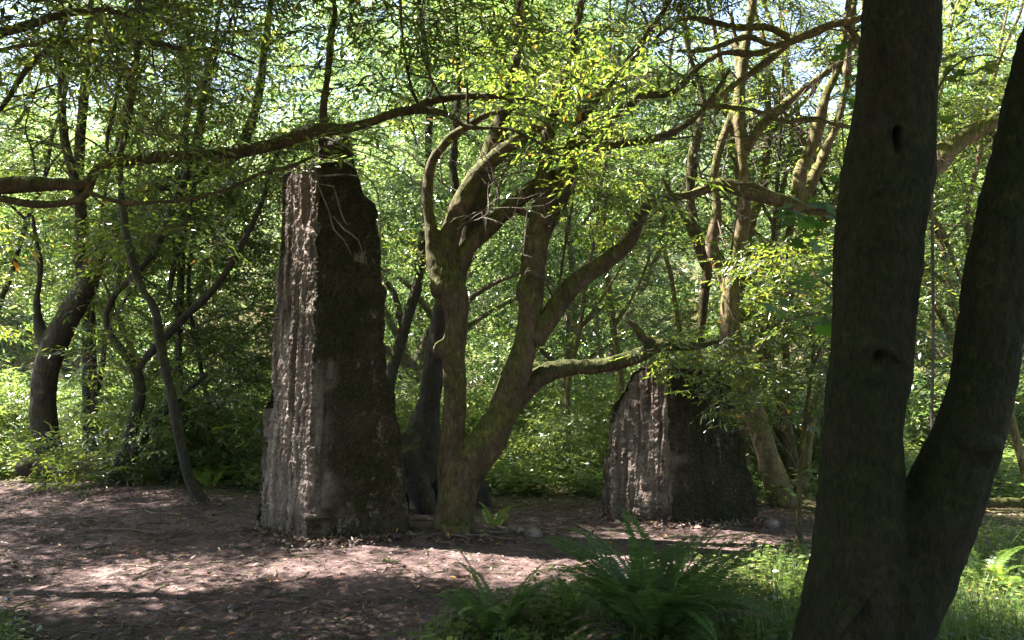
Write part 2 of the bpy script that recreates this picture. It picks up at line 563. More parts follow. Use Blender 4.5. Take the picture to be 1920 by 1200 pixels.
def make_spray(seed, nleaf=24, L=0.085, W=0.022, length=0.5, six=True, twig=True):
    g = np.random.default_rng(seed)
    V, Q, R, MI = [], [], [], []
    b = 0
    axes = [(np.zeros(3), np.array([1, 0, 0.0]), length)]
    for k in range(4):
        s = 1 if k % 2 else -1
        t = 0.2 + 0.17 * k
        a = math.radians(g.uniform(30, 60)) * s
        axes.append((np.array([t * length, 0, 0]), np.array([math.cos(a), math.sin(a), g.uniform(-.25, .2)]), length * g.uniform(.35, .6)))
    if twig:
        for (p, d, l) in axes:
            S = np.array([[*(p), .0035], [*(p + d * l * .5), .0025], [*(p + d * l), .001]])
            v, q = tube(S, 3, b)
            V.append(v); Q.append(q); R.append(np.full(len(q), g.random())); MI.append(np.ones(len(q), int)); b += len(v)
    tot = sum(a[2] for a in axes)
    for (p, d, l) in axes:
        n = max(3, int(round(nleaf * l / tot)))
        for k in range(n):
            t = (0.25 + 0.75 * (k + g.uniform(0, .6)) / n)
            end = k >= n - 2
            ang = math.radians(g.uniform(10, 30) if end else g.uniform(35, 75)) * (1 if (k % 2) else -1)
            base = math.atan2(d[1], d[0]) + ang
            dd = np.array([[math.cos(base), math.sin(base), g.uniform(-.55, .25)]])
            up = np.array([[g.normal(0, .4), g.normal(0, .4), 1.0]])
            s = g.uniform(.7, 1.15)
            v, q = leaf_shape(L * s, W * s, six)
            v = v @ rot_to(dd, up)[0].T + p + d * l * t
            V.append(v); Q.append(q + b); R.append(np.full(len(q), g.random())); MI.append(np.zeros(len(q), int)); b += len(v)
    return np.vstack(V), np.vstack(Q), np.concatenate(R), np.concatenate(MI)


SPRAY = [make_spray(k) for k in range(4)]
SPRAY_BIG = [make_spray(20 + k, nleaf=26, six=False, twig=False, W=0.03) for k in range(3)]
SPRAY_FAR = [make_spray(40 + k, nleaf=22, six=False, twig=False, L=0.10, W=0.030, length=0.45) for k in range(3)]


def leaves_mesh(name, P, temps, scale=1.0, droop=-0.15, dirs=None, upn=0.5, seed=0, jitter=0.42, twigs=None):
    g = np.random.default_rng(seed)
    n = len(P)
    th = g.uniform(0, 2 * math.pi, n)
    d = np.stack([np.cos(th), np.sin(th), g.normal(droop, .3, n)], 1)
    if dirs is not None:
        d = d * 0.5 + dirs
    up = np.stack([g.normal(0, upn, n), g.normal(0, upn, n), np.ones(n)], 1)
    Rm = rot_to(d, up) * (np.asarray(scale) * g.uniform(1 - jitter, 1 + jitter, n))[:, None, None]
    ch = g.integers(0, len(temps), n)
    V, Q, R, MI = [], [], [], []
    b = 0
    for k, (tv, tq, tr, tm) in enumerate(temps):
        s = np.where(ch == k)[0]
        if not len(s):
            continue
        vv = np.einsum('nij,vj->nvi', Rm[s], tv) + P[s][:, None, :]
        V.append(vv.reshape(-1, 3))
        Q.append((tq[None] + (np.arange(len(s)) * len(tv))[:, None, None]).reshape(-1, 4) + b)
        shift = g.uniform(-.22, .22, len(s))
        rr = tr[None] + shift[:, None] * (tr[None] < .98)
        rr = np.where(tr[None] < .98, np.clip(rr, 0, .95), tr[None])
        R.append(rr.ravel())
        MI.append(np.tile(tm, len(s)))
        b += vv.shape[0] * vv.shape[1]
    if twigs:
        for L in twigs[0]:
            v, q = tube(smooth_line(L, twigs[2]), twigs[1], b)
            V.append(v); Q.append(q); R.append(np.full(len(q), .5)); MI.append(np.ones(len(q), int)); b += len(v)
    return np_mesh(name, np.vstack(V), np.vstack(Q), np.concatenate(R), np.concatenate(MI))


# sunlit spots of the photograph: openings are cut in the canopy towards the sun to light them
SPOTS = []      # (x, y, z, rx, ry, strength)


def spot_ground(px, py, hw, hh, s):
    c, a, b = ground(px, py), ground(px, py - hh), ground(px, py + hh)
    SPOTS.append((c[0], c[1], c[2], hw * c[1] / F, abs(a[1] - b[1]) / 2, s))


def spot(px, py, Y, r, s):
    p = at(px, py, Y)
    SPOTS.append((p[0], p[1], p[2], r, r, s))


for a in [(130, 1045, 230, 15, .98), (400, 1080, 170, 12, .9), (120, 1105, 150, 9, .85), (690, 1062, 200, 14, .92), (600, 1085, 130, 8, .85), (980, 1050, 130, 16, .9),
          (1300, 1030, 230, 28, .85), (1450, 1090, 110, 60, .9), (1850, 1060, 130, 100, .9), (950, 1110, 120, 14, .7), (1150, 1130, 200, 12, .6), (1240, 1075, 150, 22, .85), (1460, 1010, 90, 20, .8), (1445, 915, 70, 22, .95), (1010, 905, 90, 15, .8), (1160, 970, 40, 8, .8)]:
    spot_ground(*a)
for q_ in range(22):
    spot_ground(random.uniform(-60, 1050), random.choice((1035, 1050, 1065, 1085, 1100, 1120, 1150)), random.uniform(25, 90), random.uniform(4, 9), .9)
for a in [(560, 380, 7.9, .6, .97), (545, 560, 7.9, .5, .9), (530, 760, 7.9, .35, .85), (1235, 780, 8.7, .35, .97), (1225, 720, 8.8, .3, .9), (1150, 880, 9.0, .3, .85), (900, 830, 7.8, .35, .9), (850, 780, 7.8, .25, .8), (855, 640, 7.8, .3, .7), (845, 530, 7.8, .3, .8), (990, 620, 7.8, .3, .75), (1020, 400, 7.8, .3, .7), (1120, 680, 7.9, .35, .8),
          (1050, 60, 6.6, 1.1, .9), (1200, 120, 6.8, 1.1, .9), (1000, 180, 7, .8, .6), (870, 380, 8, .4, .8), (1400, 150, 10, 1.0, .8), (1420, 350, 10, 1.0, .85), (1520, 350, 10, .9, .85), (1470, 520, 9.6, 1.2, .9),
          (1340, 500, 10, .5, .8), (1820, 135, 5.3, .55, .97), (1830, 260, 7.5, .5, .85), (1180, 660, 8.0, .35, .6), (1300, 680, 8.0, .3, .6), (950, 100, 6.5, .7, .6), (60, 110, 6, .35, .7), (1850, 500, 9, 1.5, .7)]:
    spot(*a)
_S = np.array(SPOTS)


def thin(P, seed=0, amount=1.0, mar=.12):
    """drop the sprays that would stand between the sun and a sunlit spot"""
    g = np.random.default_rng(seed)
    t = (P[:, None, 2] - _S[None, :, 2]) / SUN.z
    qx = _S[None, :, 0] + SUN.x * t - P[:, None, 0]
    qy = _S[None, :, 1] + SUN.y * t - P[:, None, 1]
    inside = (t > 0.5) & ((qx / (_S[None, :, 3] + mar)) ** 2 + (qy / (_S[None, :, 4] + mar)) ** 2 < 1)
    pr = 1 - np.prod(1 - inside * _S[None, :, 5] * amount, axis=1)
    return P[g.random(len(P)) > pr]


def clump_px(x0, x1, y0, y1, d0, d1, n, per=9, sig=0.28, seed=0):
    g = np.random.default_rng(seed + 1000)
    k = max(1, n // per)
    c = np.array([at(g.uniform(x0, x1), g.uniform(y0, y1), g.uniform(d0, d1)) for _ in range(k)])
    P = c[g.integers(0, k, n)] + g.normal(0, sig, (n, 3)) * np.array([1.1, 1.1, .6])
    return P


def clump_box(x0, x1, y0, y1, z0, z1, n, per=10, sig=0.45, seed=0):
    g = np.random.default_rng(seed + 2000)
    k = max(1, n // per)
    c = np.stack([g.uniform(x0, x1, k), g.uniform(y0, y1, k), g.uniform(z0, z1, k)], 1)
    P = c[g.integers(0, k, n)] + g.normal(0, sig, (n, 3)) * np.array([1.1, 1.1, .6])
    if z0 > 5:
        P = P[P[:, 2] > 2.3 + .49 * P[:, 1]]
    return P


def spawn(lines, n, length, seed, r0=0.012, up=0.3, kids=3, droop=0.0):
    """fine side branches growing off limb polylines -> list of lines (x,y,z,r)"""
    g = np.random.default_rng(seed)
    out = []
    LS = [smooth_line(L, 0.1) for L in lines]
    wts = np.array([len(L) for L in LS], float); wts /= wts.sum()
    for _ in range(n):
        S = LS[g.choice(len(LS), p=wts)]
        k = g.integers(int(len(S) * .15), len(S))
        p = S[k, :3]
        d = g.normal(0, 1, 3) * np.array([1, .8, .6]) + np.array([0, 0, up]); d /= np.linalg.norm(d)
        l = length * g.uniform(.5, 1.3)
        def grow(p, d, l, r, lev):
            pts = [(*p, r)]
            m = 5
            for i in range(1, m + 1):
                d = d + g.normal(0, .22, 3) + np.array([0, 0, -droop]); d /= np.linalg.norm(d)
                p = p + d * l / m
                pts.append((*p, r * (1 - .85 * i / m) + .0012))
                if lev > 0 and i > 1 and g.random() < kids / m:
                    e = d + g.normal(0, .7, 3); e /= np.linalg.norm(e)
                    grow(p, e, l * g.uniform(.3, .6), r * .5, lev - 1)
            out.append(pts)
        grow(p, d, l, r0 * g.uniform(.6, 1.3), 2)
    return out


TWIGS = {}


def add_crown(root, P, leaf='leaf_bay', temps=None, scale=1.0, seed=0, name="crown", **kw):
    me = leaves_mesh(name, P, temps or SPRAY, scale=scale, seed=seed, twigs=TWIGS.pop(root.name, None), **kw)
    return put(name, me, [M[leaf], M['twig']], root)


# ================================================================== GROUND
def strip(a, b, n, p=1.0):
    t = np.linspace(0, 1, n, endpoint=False) ** p
    return a + (b - a) * t


def grid_mesh(name, xs, ys, dz=0.0, mask=None, rough=True):
    X, Y = np.meshgrid(xs, ys)
    x, y = X.ravel(), Y.ravel()
    z = height(x, y) + dz
    if rough:
        near = np.clip(1 - (np.hypot(x, y - 7) - 7) / 6, 0, 1)
        z = z + near * (0.014 * fbm(np.stack([x * 4.5, y * 4.5, 0 * x], 1), 3) + 0.010 * fbm(np.stack([x * 17, y * 17, 0 * x + 4], 1), 2))
    nx, ny = len(xs), len(ys)
    i = np.arange(ny - 1)[:, None] * nx + np.arange(nx - 1)[None, :]
    Q = np.stack([i, i + 1, i + 1 + nx, i + nx], -1).reshape(-1, 4)
    V = np.stack([x, y, z], 1)
    if mask is not None:
        c = V[Q].mean(1)
        Q = Q[mask(c[:, 0], c[:, 1])]
        u, inv = np.unique(Q, return_inverse=True)
        V, Q = V[u], inv.reshape(-1, 4)
    return np_mesh(name, V, Q, smooth=True)


XS = np.concatenate([strip(-160, -20, 14), strip(-20, -9, 22), np.arange(-9, 7, 0.05), strip(7, 20, 26), np.linspace(20, 160, 14)])
YS = np.concatenate([strip(-60, 0, 12), strip(0, 3.5, 14), np.arange(3.5, 13.5, 0.05), strip(13.5, 30, 34), strip(30, 60, 30), np.linspace(60, 200, 20)])
tag(put("ground", grid_mesh("ground", XS, YS), M['floor']), kind="structure")


def path_mask(x, y):
    e = 0.35 * fbm(np.stack([x * 1.6, y * 1.6, 0 * x + 2], 1), 3)
    far = np.interp(x, [-9, -6, -3.5, -2.2, 0, 1.5, 3, 3.8], [12.1, 12.0, 10.6, 9.6, 9.6, 9.9, 9.4, 8.2]) + e
    near = np.interp(x, [-9, -3.2, -2.6, -0.6, -0.3, 0.4, 1.6, 2.6, 3.4], [4.9, 4.9, 3.9, 4.2, 5.5, 6.1, 6.5, 7.2, 8.0]) + e
    return (y < far) & (y > near) & (x > -9) & (x < 3.6 + e)


px_ = np.arange(-9, 4.5, 0.05); py_ = np.arange(3.5, 12.9, 0.05)
tag(put("path", grid_mesh("path", px_, py_, 0.006, path_mask), M['path']), kind="structure")


def scatter_ground(n, x0, x1, y0, y1, seed, keep=None):
    g = np.random.default_rng(seed)
    x, y = g.uniform(x0, x1, n), y0 + (y1 - y0) * g.random(n) ** 1.4
    if keep is not None:
        k = keep(x, y); x, y = x[k], y[k]
    rz = 0.014 * fbm(np.stack([x * 4.5, y * 4.5, 0 * x], 1), 3) + 0.010 * fbm(np.stack([x * 17, y * 17, 0 * x + 4], 1), 2)
    return np.stack([x, y, height(x, y) + rz + 0.008], 1), g


# dead leaves
P, g = scatter_ground(60000, -8.5, 6, 3.8, 12.6, 3)
n = len(P)
th = g.uniform(0, 6.283, n)
R_ = rot_to(np.stack([np.cos(th), np.sin(th), g.normal(0, .25, n)], 1), np.stack([g.normal(0, .35, n), g.normal(0, .35, n), np.ones(n)], 1)) * (g.uniform(.25, 1.0, n) ** 1.7)[:, None, None]
tv, tq = leaf_shape(.075, .024, False)
V = (np.einsum('nij,vj->nvi', R_, tv) + P[:, None, :]).reshape(-1, 3)
Q = (tq[None] + (np.arange(n) * 4)[:, None, None]).reshape(-1, 4)
rn = g.random(n)
tag(put("leaf_litter", np_mesh("leaf_litter", V, Q, rn), M['litter']), kind="stuff")

# drifts of leaves against the feet of the ruins and trunks
feet = []
for (pts_, wd) in ((((480, 992), (574, 1020), (775, 1004)), .10), (((1125, 966), (1262, 987), (1420, 980)), .10), (((812, 1004), (850, 1012), (895, 1006)), .10), (((360, 946), (395, 948)), .1)):
    q = [ground(*a) for a in pts_]
    for a, b in zip(q[:-1], q[1:]):
        m_ = int(700 * np.linalg.norm(b - a))
        t_ = g.random(m_)[:, None]
        feet.append(a * (1 - t_) + b * t_ + g.normal(0, wd, (m_, 3)) * [1, 1, 0] + np.array([0, -.04, .006]) + np.abs(g.normal(0, .018, (m_, 1))) * [0, 0, 1])
Pf = np.vstack(feet); n = len(Pf); th = g.uniform(0, 6.283, n)
R_ = rot_to(np.stack([np.cos(th), np.sin(th), g.normal(0, .5, n)], 1), np.stack([g.normal(0, .6, n), g.normal(0, .6, n), np.ones(n)], 1)) * g.uniform(.4, 1.2, n)[:, None, None]
V = (np.einsum('nij,vj->nvi', R_, tv) + Pf[:, None, :]).reshape(-1, 3)
tag(put("leaf_drifts", np_mesh("leaf_drifts", V, (tq[None] + (np.arange(n) * 4)[:, None, None]).reshape(-1, 4), g.random(n)), M['litter']), kind="stuff")

# twigs lying on the ground
P, g = scatter_ground(2600, -8, 5, 4, 12, 9)
lines = []
for p in P:
    a = g.uniform(0, 6.283); l = g.uniform(.05, .45) * g.uniform(.4, 1)
    d = np.array([math.cos(a), math.sin(a), 0]) * l
    q_ = g.uniform(.6, 1.9); lines.append([(*(p - d / 2), .003 * q_), (*(p + [g.normal(0, .02), g.normal(0, .02), .008]), .004 * q_), (*(p + d / 2), .002 * q_)])
tag(put("twig_litter", tubes_mesh("twig_litter", lines, 4, .08), M['deadwood']), kind="stuff")


# ================================================================== THE RUINS
def face_dist(corner, d, px, py):
    """pixel ray met with the vertical plane through corner along d: distance along d and height"""
    r = ray(px, py)
    nrm = np.array([-d[1], d[0], 0])
    o = np.array([0, 0, CAMZ])
    t = np.dot(nrm, corner - o) / np.dot(nrm, r)
    p = o + r * t
    return np.dot(p[:2] - corner[:2], d[:2]), p[2]


def ruin_mesh(name, c_base, c_top, dL, dR, left, right, ztop_corner, voxel, groove, seed, rubble=.75):
    lu = sorted([(z, u) for u, z in (face_dist(c_base + (c_top - c_base) * 0.5, dL, *q) for q in left)])
    ru = sorted([(z, u) for u, z in (face_dist(c_base + (c_top - c_base) * 0.5, dR, *q) for q in right)])
    zt = ztop_corner
    zs = np.linspace(-0.25, zt, 90)
    lz, lv = [a for a, _ in lu], [b for _, b in lu]
    rz, rv = [a for a, _ in ru], [b for _, b in ru]
    V, Fc = [], []
    for z in zs:
        c = c_base + (c_top - c_base) * (max(z, 0) / zt)
        L, R = max(np.interp(z, lz, lv), .06), max(np.interp(z, rz, rv), .06)
        a = c + dL * L; b = c + dR * R
        V += [(c[0], c[1], z), (b[0], b[1], z), (b[0] + dL[0] * L, b[1] + dL[1] * L, z), (a[0], a[1], z)]
    for k in range(len(zs) - 1):
        for j in range(4):
            Fc.append([k * 4 + j, k * 4 + (j + 1) % 4, k * 4 + 4 + (j + 1) % 4, k * 4 + 4 + j])
    Fc.append([3, 2, 1, 0]); e = (len(zs) - 1) * 4; Fc.append([e, e + 1, e + 2, e + 3])
    me = bpy.data.meshes.new(name); me.from_pydata(V, [], Fc)
    o = bpy.data.objects.new("temporary", me); COL.objects.link(o)
    md = o.modifiers.new("r", 'REMESH'); md.mode = 'VOXEL'; md.voxel_size = voxel
    s = o.modifiers.new("s", 'SMOOTH'); s.factor = .5; s.iterations = 2
    nm = bpy.data.meshes.new_from_object(o.evaluated_get(bpy.context.evaluated_depsgraph_get()))
    bpy.data.objects.remove(o); bpy.data.meshes.remove(me)
    n = len(nm.vertices)
    co = np.empty(n * 3, np.float32); nm.vertices.foreach_get("co", co); co = co.reshape(-1, 3).astype(float)
    no = np.empty(n * 3, np.float32); nm.vertex_normals.foreach_get("vector", no); no = no.reshape(-1, 3).astype(float)
    nL = np.array([dL[1], -dL[0], 0]);
    if np.dot(nL, dR) > 0: nL = -nL
    nR = np.array([dR[1], -dR[0], 0])
    if np.dot(nR, dL) > 0: nR = -nR
    fl = np.clip(no @ nL, 0, 1) ** 2
    fr = np.clip(no @ nR, 0, 1) ** 2
    u = (co - c_base) @ dL; v = (co - c_base) @ dR; z = co[:, 2]
    o_ = seed * 11.0
    # tall narrow flutes left by the shuttering, broken by rough patches
    wob = 0.05 * fbm(np.stack([u * 2, z * 1.2, 0 * u + o_], 1), 2)
    g1 = fbm(np.stack([(u + wob) * 9, z * 0.45, 0 * u + o_], 1), 2)
    g2 = fbm(np.stack([(u + wob) * 26, z * 0.9, 0 * u + 3 + o_], 1), 2)
    gro = groove * (-0.075 * np.clip(.45 - np.abs(g1) * 1.6, 0, 1) - 0.04 * np.clip(.4 - np.abs(g2) * 1.5, 0, 1) + .02 * g1)
    rough = 0.018 * fbm(co * 14 + o_, 3) + 0.013 * fbm(co * 38 + o_, 3)
    lift = -0.006 * np.exp(-(((z + .04 * fbm(co * 2.5 + o_, 2)) % .62 - .31) / .012) ** 2)
    pits = -0.035 * np.clip(vnoise(co * 22 + 40 + o_) - .45, 0, 1) - .05 * np.clip(fbm(co * np.array([9, 9, 1.5]) + 9 + o_, 3) - .25, 0, 1)
    big = 0.030 * fbm(co * 3.1 + o_, 3)
    # courses of rubble near the front corner
    row = np.floor(z / 0.085 + 0.7 * vnoise(np.stack([v * 3, z * 0.5, 0 * v + o_], 1)))
    st = (v + 0.13 * (row % 3)) / 0.16
    cell = np.floor(st + 0.6 * _hash(row, 0 * row, 0 * row + seed))
    sh = _hash(row, cell, 0 * cell + 5)
    edge = np.minimum(np.abs((z / 0.085) % 1 - .5), 0.5)
    stones = (0.05 * (sh - .5)) - 0.016 * (edge > .42)
    near_corner = np.clip(rubble - v / 0.6 + 1.1 * fbm(co * 2.6 + 8 + o_, 3), 0, 1) * np.clip((1.75 - z + .3 * fbm(co * 3 + 3 + o_, 2)) / .4, 0, 1)
    d = fl * (gro + rough * .7 + lift + pits - .03 * np.clip(fbm(co * 5 + 50 + o_, 3) * 2 - .5, 0, 1)) + fr * (rough * 1.1 + 1.6 * big + lift + 1.0 * pits + stones * near_corner) + (1 - fl) * (1 - fr) * (rough + big) + 0.4 * big
    # ragged bites along the arrises
    arr = np.clip(1 - np.minimum(np.abs(u), np.abs(v)) / .08, 0, 1)
    d = d - 0.06 * arr * np.clip(fbm(co * 5 + 31 + o_, 3) + .12, 0, 1)
    co = co + no * d[:, None]
    nm.vertices.foreach_set("co", np.ascontiguousarray(co, np.float32).ravel())
    moss = np.clip(fr * np.clip(0.65 + 0.5 * v - 0.60 * near_corner - .25 * np.clip((2.0 - z) / 1.5, 0, 1) + .5 * fbm(co * 1.7 + 70, 3), 0, 1) + 0.6 * np.clip(no[:, 2], 0, 1) + 0.15 * (z < .25) + (1 - fl) * (1 - fr) * .4, 0, 1)
    at_ = nm.attributes.new("moss", 'FLOAT', 'POINT'); at_.data.foreach_set("value", np.ascontiguousarray(moss, np.float32))
    nm.polygons.foreach_set("use_smooth", np.ones(len(nm.polygons), bool))
    nm.update()
    return nm


def n2(v):
    v = np.array([v[0], v[1], 0.0]); return v / np.linalg.norm(v)


def rock_mesh(name, c, r, seed, sub=4, boxy=0.0, mossy=0.0):
    bm = bmesh.new(); bmesh.ops.create_icosphere(bm, subdivisions=sub, radius=1)
    v = np.array([x.co[:] for x in bm.verts])
    if boxy:
        m = np.abs(v).max(1)[:, None]; v = v * (1 - boxy) + boxy * v / m * .85
    d = 1 + .16 * fbm(v * 1.6 + seed * 7, 3) + .05 * fbm(v * 7 + seed, 2)
    v = v * d[:, None] * np.asarray(r) + np.asarray(c)
    for x, q in zip(bm.verts, v):
        x.co = q
    me = bpy.data.meshes.new(name); bm.to_mesh(me); bm.free()
    me.polygons.foreach_set("use_smooth", np.ones(len(me.polygons), bool))
    at_ = me.attributes.new("moss", 'FLOAT', 'POINT'); at_.data.foreach_set("value", np.full(len(me.vertices), mossy, np.float32))
    return me


# tall pillar
cb = ground(574, 1018); ct = at(592, 297, cb[1] + 0.16)
dL, dR = n2(ground(480, 990) - cb), n2(ground(775, 1003) - cb)
left = [(525, 296), (524, 430), (518, 520), (511, 600), (509, 735), (495, 765), (492, 850), (485, 930), (487, 960), (479, 970), (478, 1000)]
right = [(662, 286), (675, 345), (678, 362), (702, 374), (709, 390), (713, 480), (714, 530), (722, 540), (724, 640), (727, 715), (741, 728), (744, 770), (752, 800), (757, 860), (765, 920), (775, 1003)]
cb0 = np.array([cb[0], cb[1], 0.0]); ct0 = np.array([ct[0], ct[1], 0.0])
tall = thing("ruined_pillar", "tall tapering ruined concrete pillar with vertically fluted left face and mossy dark right face", "ruin", cb0)
put("masonry", ruin_mesh("masonry", cb0, ct0, dL, dR, left, right, ct[2], 0.011, 1.15, 1), M['concrete'], tall)
cap_c = at(630, 283, ct[1] + .3)
o = put("cap_block", rock_mesh("cap_block", cap_c, (.19, .22, .12), 3, 4, .75, 1.0), M['concrete_dark'], tall)
for px in (609, 651):
    put("rebar", tubes_mesh("rebar", [px_line([(px, 300, 3), (px + 1, 250, 3), (px, 240, 3)], ct[1] + .25)], 6), M['rust'], tall)
for (x0, x1, y, Y) in ((520, 534, 400, 7.9), (509, 523, 598, 7.95), (490, 502, 830, 8.1)):
    put("iron_pin", tubes_mesh("iron_pin", [px_line([(x1, y, 4), (x0, y + 1, 4)], Y)], 6), M['rust'], tall)

# short ruin
cb = ground(1262, 985); ct = at(1250, 690, cb[1] + 0.1)
dL, dR = n2(ground(1125, 964) - cb), n2(ground(1419, 978) - cb)
left = [(1205, 690), (1190, 700), (1176, 725), (1164, 737), (1148, 765), (1142, 800), (1140, 850), (1131, 860), (1130, 905), (1125, 920), (1124, 966)]
right = [(1362, 690), (1376, 720), (1384, 770), (1387, 815), (1400, 828), (1402, 870), (1410, 900), (1418, 945), (1420, 980)]
short = thing("ruined_block", "short broad ruined concrete block with a rounded top and fluted left face", "ruin", (cb[0], cb[1], 0))
put("masonry", ruin_mesh("masonry", np.array([cb[0], cb[1], 0.0]), np.array([ct[0], ct[1], 0.0]), dL, dR, left, right, ct[2], 0.011, 1.1, 2, .2), M['concrete_dark'], short)

# ================================================================== TREES
def tree(name, label, base, lines, bark, voxel=0.03, limbs=(), blobs=(), group=None, disp=0.02, dscale=4.0, limb_bark=None, limb_voxel=0.025, stretch=.5, dents=()):
    root = thing(name, label, "tree", (base[0], base[1], base[2]), group)
    put("trunk", organic("trunk", lines, voxel, blobs, disp, dscale, stretch=stretch, dents=dents), M[bark], root)
    for L in limbs:
        put("limb", organic("limb", [L] if not isinstance(L[0], list) else L, limb_voxel, (), disp * .6, dscale * 1.3), M[limb_bark or bark], root)
    return root


def blob(px, py, Y, w, sy=1.0):
    return (at(px, py, Y), (wr(w, Y), wr(w, Y), wr(w, Y) * sy))


# ---- foreground forked trunk
base = at(1620, 1330, 4.15); base[2] = hz(base[0], base[1])
stemL = px_line([(1585, 1400, 290), (1590, 1290, 240), (1594, 1200, 196), (1604, 1100, 176), (1612, 1000, 158), (1614, 900, 144), (1618, 790, 136), (1630, 700, 144), (1638, 600, 144), (1648, 450, 154), (1664, 330, 164), (1678, 200, 150), (1688, 60, 142), (1694, -60, 136), (1700, -200, 130), (1706, -420, 120), (1700, -800, 100)], 4.2)
stemR = px_line([(1615, 1400, 250), (1632, 1280, 200), (1652, 1200, 166), (1702, 1100, 150), (1743, 1000, 138), (1783, 900, 130), (1823, 800, 124), (1842, 720, 118), (1860, 600, 115), (1870, 500, 113), (1888, 400, 110), (1913, 300, 108), (1950, 150, 104), (1985, 0, 98), (2040, -200, 88), (2100, -500, 76)], 4.2)
fork = tree("bay_tree", "dark forked tree trunk close to the camera, its two thick stems parting low", base,
            [stemL, stemR] + [px_line(r, 3.98) for r in ([(1612, 392, 5), (1640, 358, 12), (1668, 350, 12), (1700, 372, 5)], [(1608, 690, 5), (1640, 660, 11), (1668, 655, 12), (1694, 684, 5)], [(1605, 60, 5), (1640, 40, 9), (1675, 42, 8), (1700, 62, 5)], [(1662, 250, 5), (1684, 232, 9), (1704, 250, 5)])]
            + [px_line([(1795, 880, 5), (1832, 838, 12), (1858, 832, 11), (1880, 850, 5)], 4.02), px_line([(1640, 1150, 20), (1675, 1060, 26), (1690, 980, 18)], 4.02), px_line([(1570, 1190, 16), (1610, 1120, 26), (1660, 1060, 20)], 3.96)],
            'bark_near', 0.013, dents=[(at(1684, 258, 3.98), np.array([.014, .1, .06]), .08), (at(1655, 392, 3.98), np.array([.09, .1, .02]), .012), (at(1655, 690, 3.98), np.array([.08, .1, .03]), .015), (at(1650, 670, 3.98), np.array([.02, .1, .03]), .05), (at(1838, 872, 4.0), np.array([.09, .1, .03]), .018)],
            blobs=[blob(1640, 655, 4.05, 60, .7), blob(1670, 1090, 4.2, 150, 1.2), blob(1694, 985, 4.18, 90, 1.0), blob(1696, 945, 4.2, 40, 1.0), blob(1822, 830, 4.12, 100, .6), blob(1597, 400, 4.2, 60, 1.6), blob(1738, 40, 4.2, 44, 1.2)], disp=0.013, dscale=8, stretch=.7)

# ---- central twin-stemmed tree
D = 7.9
base = ground(852, 1004)
tA = [
    px_line([(848, 1035, 84), (850, 1000, 72), (855, 950, 70), (864, 905, 76), (888, 862, 74), (922, 815, 66), (950, 752, 57), (972, 690, 54), (990, 622, 48), (996, 550, 46), (1003, 470, 48), (1016, 408, 48)], D),
    px_line([(850, 990, 40), (828, 1006, 26), (800, 1020, 12)], D - .05), px_line([(852, 985, 40), (880, 1006, 26), (908, 1016, 12)], D - .1), px_line([(848, 985, 44), (844, 1012, 26), (838, 1030, 10)], D - .25), px_line([(858, 985, 40), (868, 1012, 24), (880, 1030, 10)], D - .25),
    px_line([(854, 960, 60), (846, 895, 52), (848, 835, 46), (853, 775, 42), (852, 715, 42), (850, 660, 46), (856, 600, 46), (848, 548, 56), (828, 512, 46), (815, 480, 32), (810, 440, 26), (804, 400, 21), (801, 350, 20), (811, 302, 19), (838, 266, 18), (868, 242, 16), (915, 215, 13), (962, 204, 9), (1010, 170, 5)], D),
    px_line([(1010, 440, 40), (1017, 350, 32), (1022, 290, 30), (1035, 215, 27), (1052, 160, 24), (1075, 90, 18), (1090, 0, 14), (1100, -120, 10)], D),
    px_line([(1014, 440, 40), (1046, 375, 40), (1068, 320, 40), (1076, 265, 28), (1092, 220, 24), (1130, 168, 20), (1190, 100, 16), (1250, 10, 12), (1300, -80, 8)], D),
    px_line([(846, 548, 44), (838, 480, 42), (850, 425, 40), (872, 370, 38), (897, 325, 32), (940, 286, 28), (985, 255, 25), (1030, 228, 20), (1060, 190, 15)], D + .05),
    px_line([(850, 540, 40), (872, 470, 36), (888, 400, 40), (912, 310, 38), (938, 235, 34), (955, 170, 26), (966, 120, 20), (975, 0, 14), (985, -150, 10)], D + .25),
]
A_l = [
    px_line([(852, 500, 34), (885, 456, 34), (922, 422, 33), (958, 388, 32), (1000, 352, 29), (1046, 328, 26), (1090, 300, 16)], D + .1),
    px_line([(1000, 640, 44), (1030, 598, 40), (1072, 538, 38), (1130, 494, 34), (1178, 455, 30), (1203, 400, 26), (1232, 374, 20), (1290, 366, 14), (1340, 340, 8)], D),
    px_line([(890, 885, 30), (930, 810, 36), (975, 745, 36), (1015, 705, 36), (1060, 690, 33), (1130, 686, 30), (1190, 670, 30), (1238, 648, 25), (1300, 650, 17), (1350, 640, 9)], D + .12),
    px_line([(1075, 290, 20), (1110, 278, 22), (1170, 268, 20), (1245, 255, 16), (1310, 215, 12), (1370, 130, 8)], D),
    px_line([(1078, 270, 20), (1130, 240, 22), (1200, 182, 18), (1260, 172, 14), (1330, 110, 9)], D - .1),
    px_line([(925, 422, 16), (962, 392, 17), (985, 400, 14), (1003, 410, 9)], D + .05),
    px_line([(1045, 590, 8), (1052, 510, 9), (1066, 425, 9), (1078, 340, 7), (1083, 230, 9), (1090, 150, 8)], D - .15),
    px_line([(1238, 648, 18), (1205, 632, 18), (1190, 610, 15), (1172, 600, 8)], D + .12),
]
twin = tree("bay_tree", "mossy twin-stemmed tree bending beside the tall pillar", base, tA, 'bark_main', 0.02, limbs=A_l[:2] + A_l[3:], limb_bark='bark_main',
            blobs=[blob(830, 655, D - .02, 40), blob(835, 540, D, 60), blob(866, 890, D, 70), blob(983, 545, D, 36, 1.4), blob(1016, 425, D, 46, 1.2)], disp=.018)
put("limb", organic("limb", [A_l[2]], .02, [blob(1150, 680, D + .12, 34, .8), blob(1195, 668, D + .12, 34)], .018, 6), M['bark_moss'], twin)
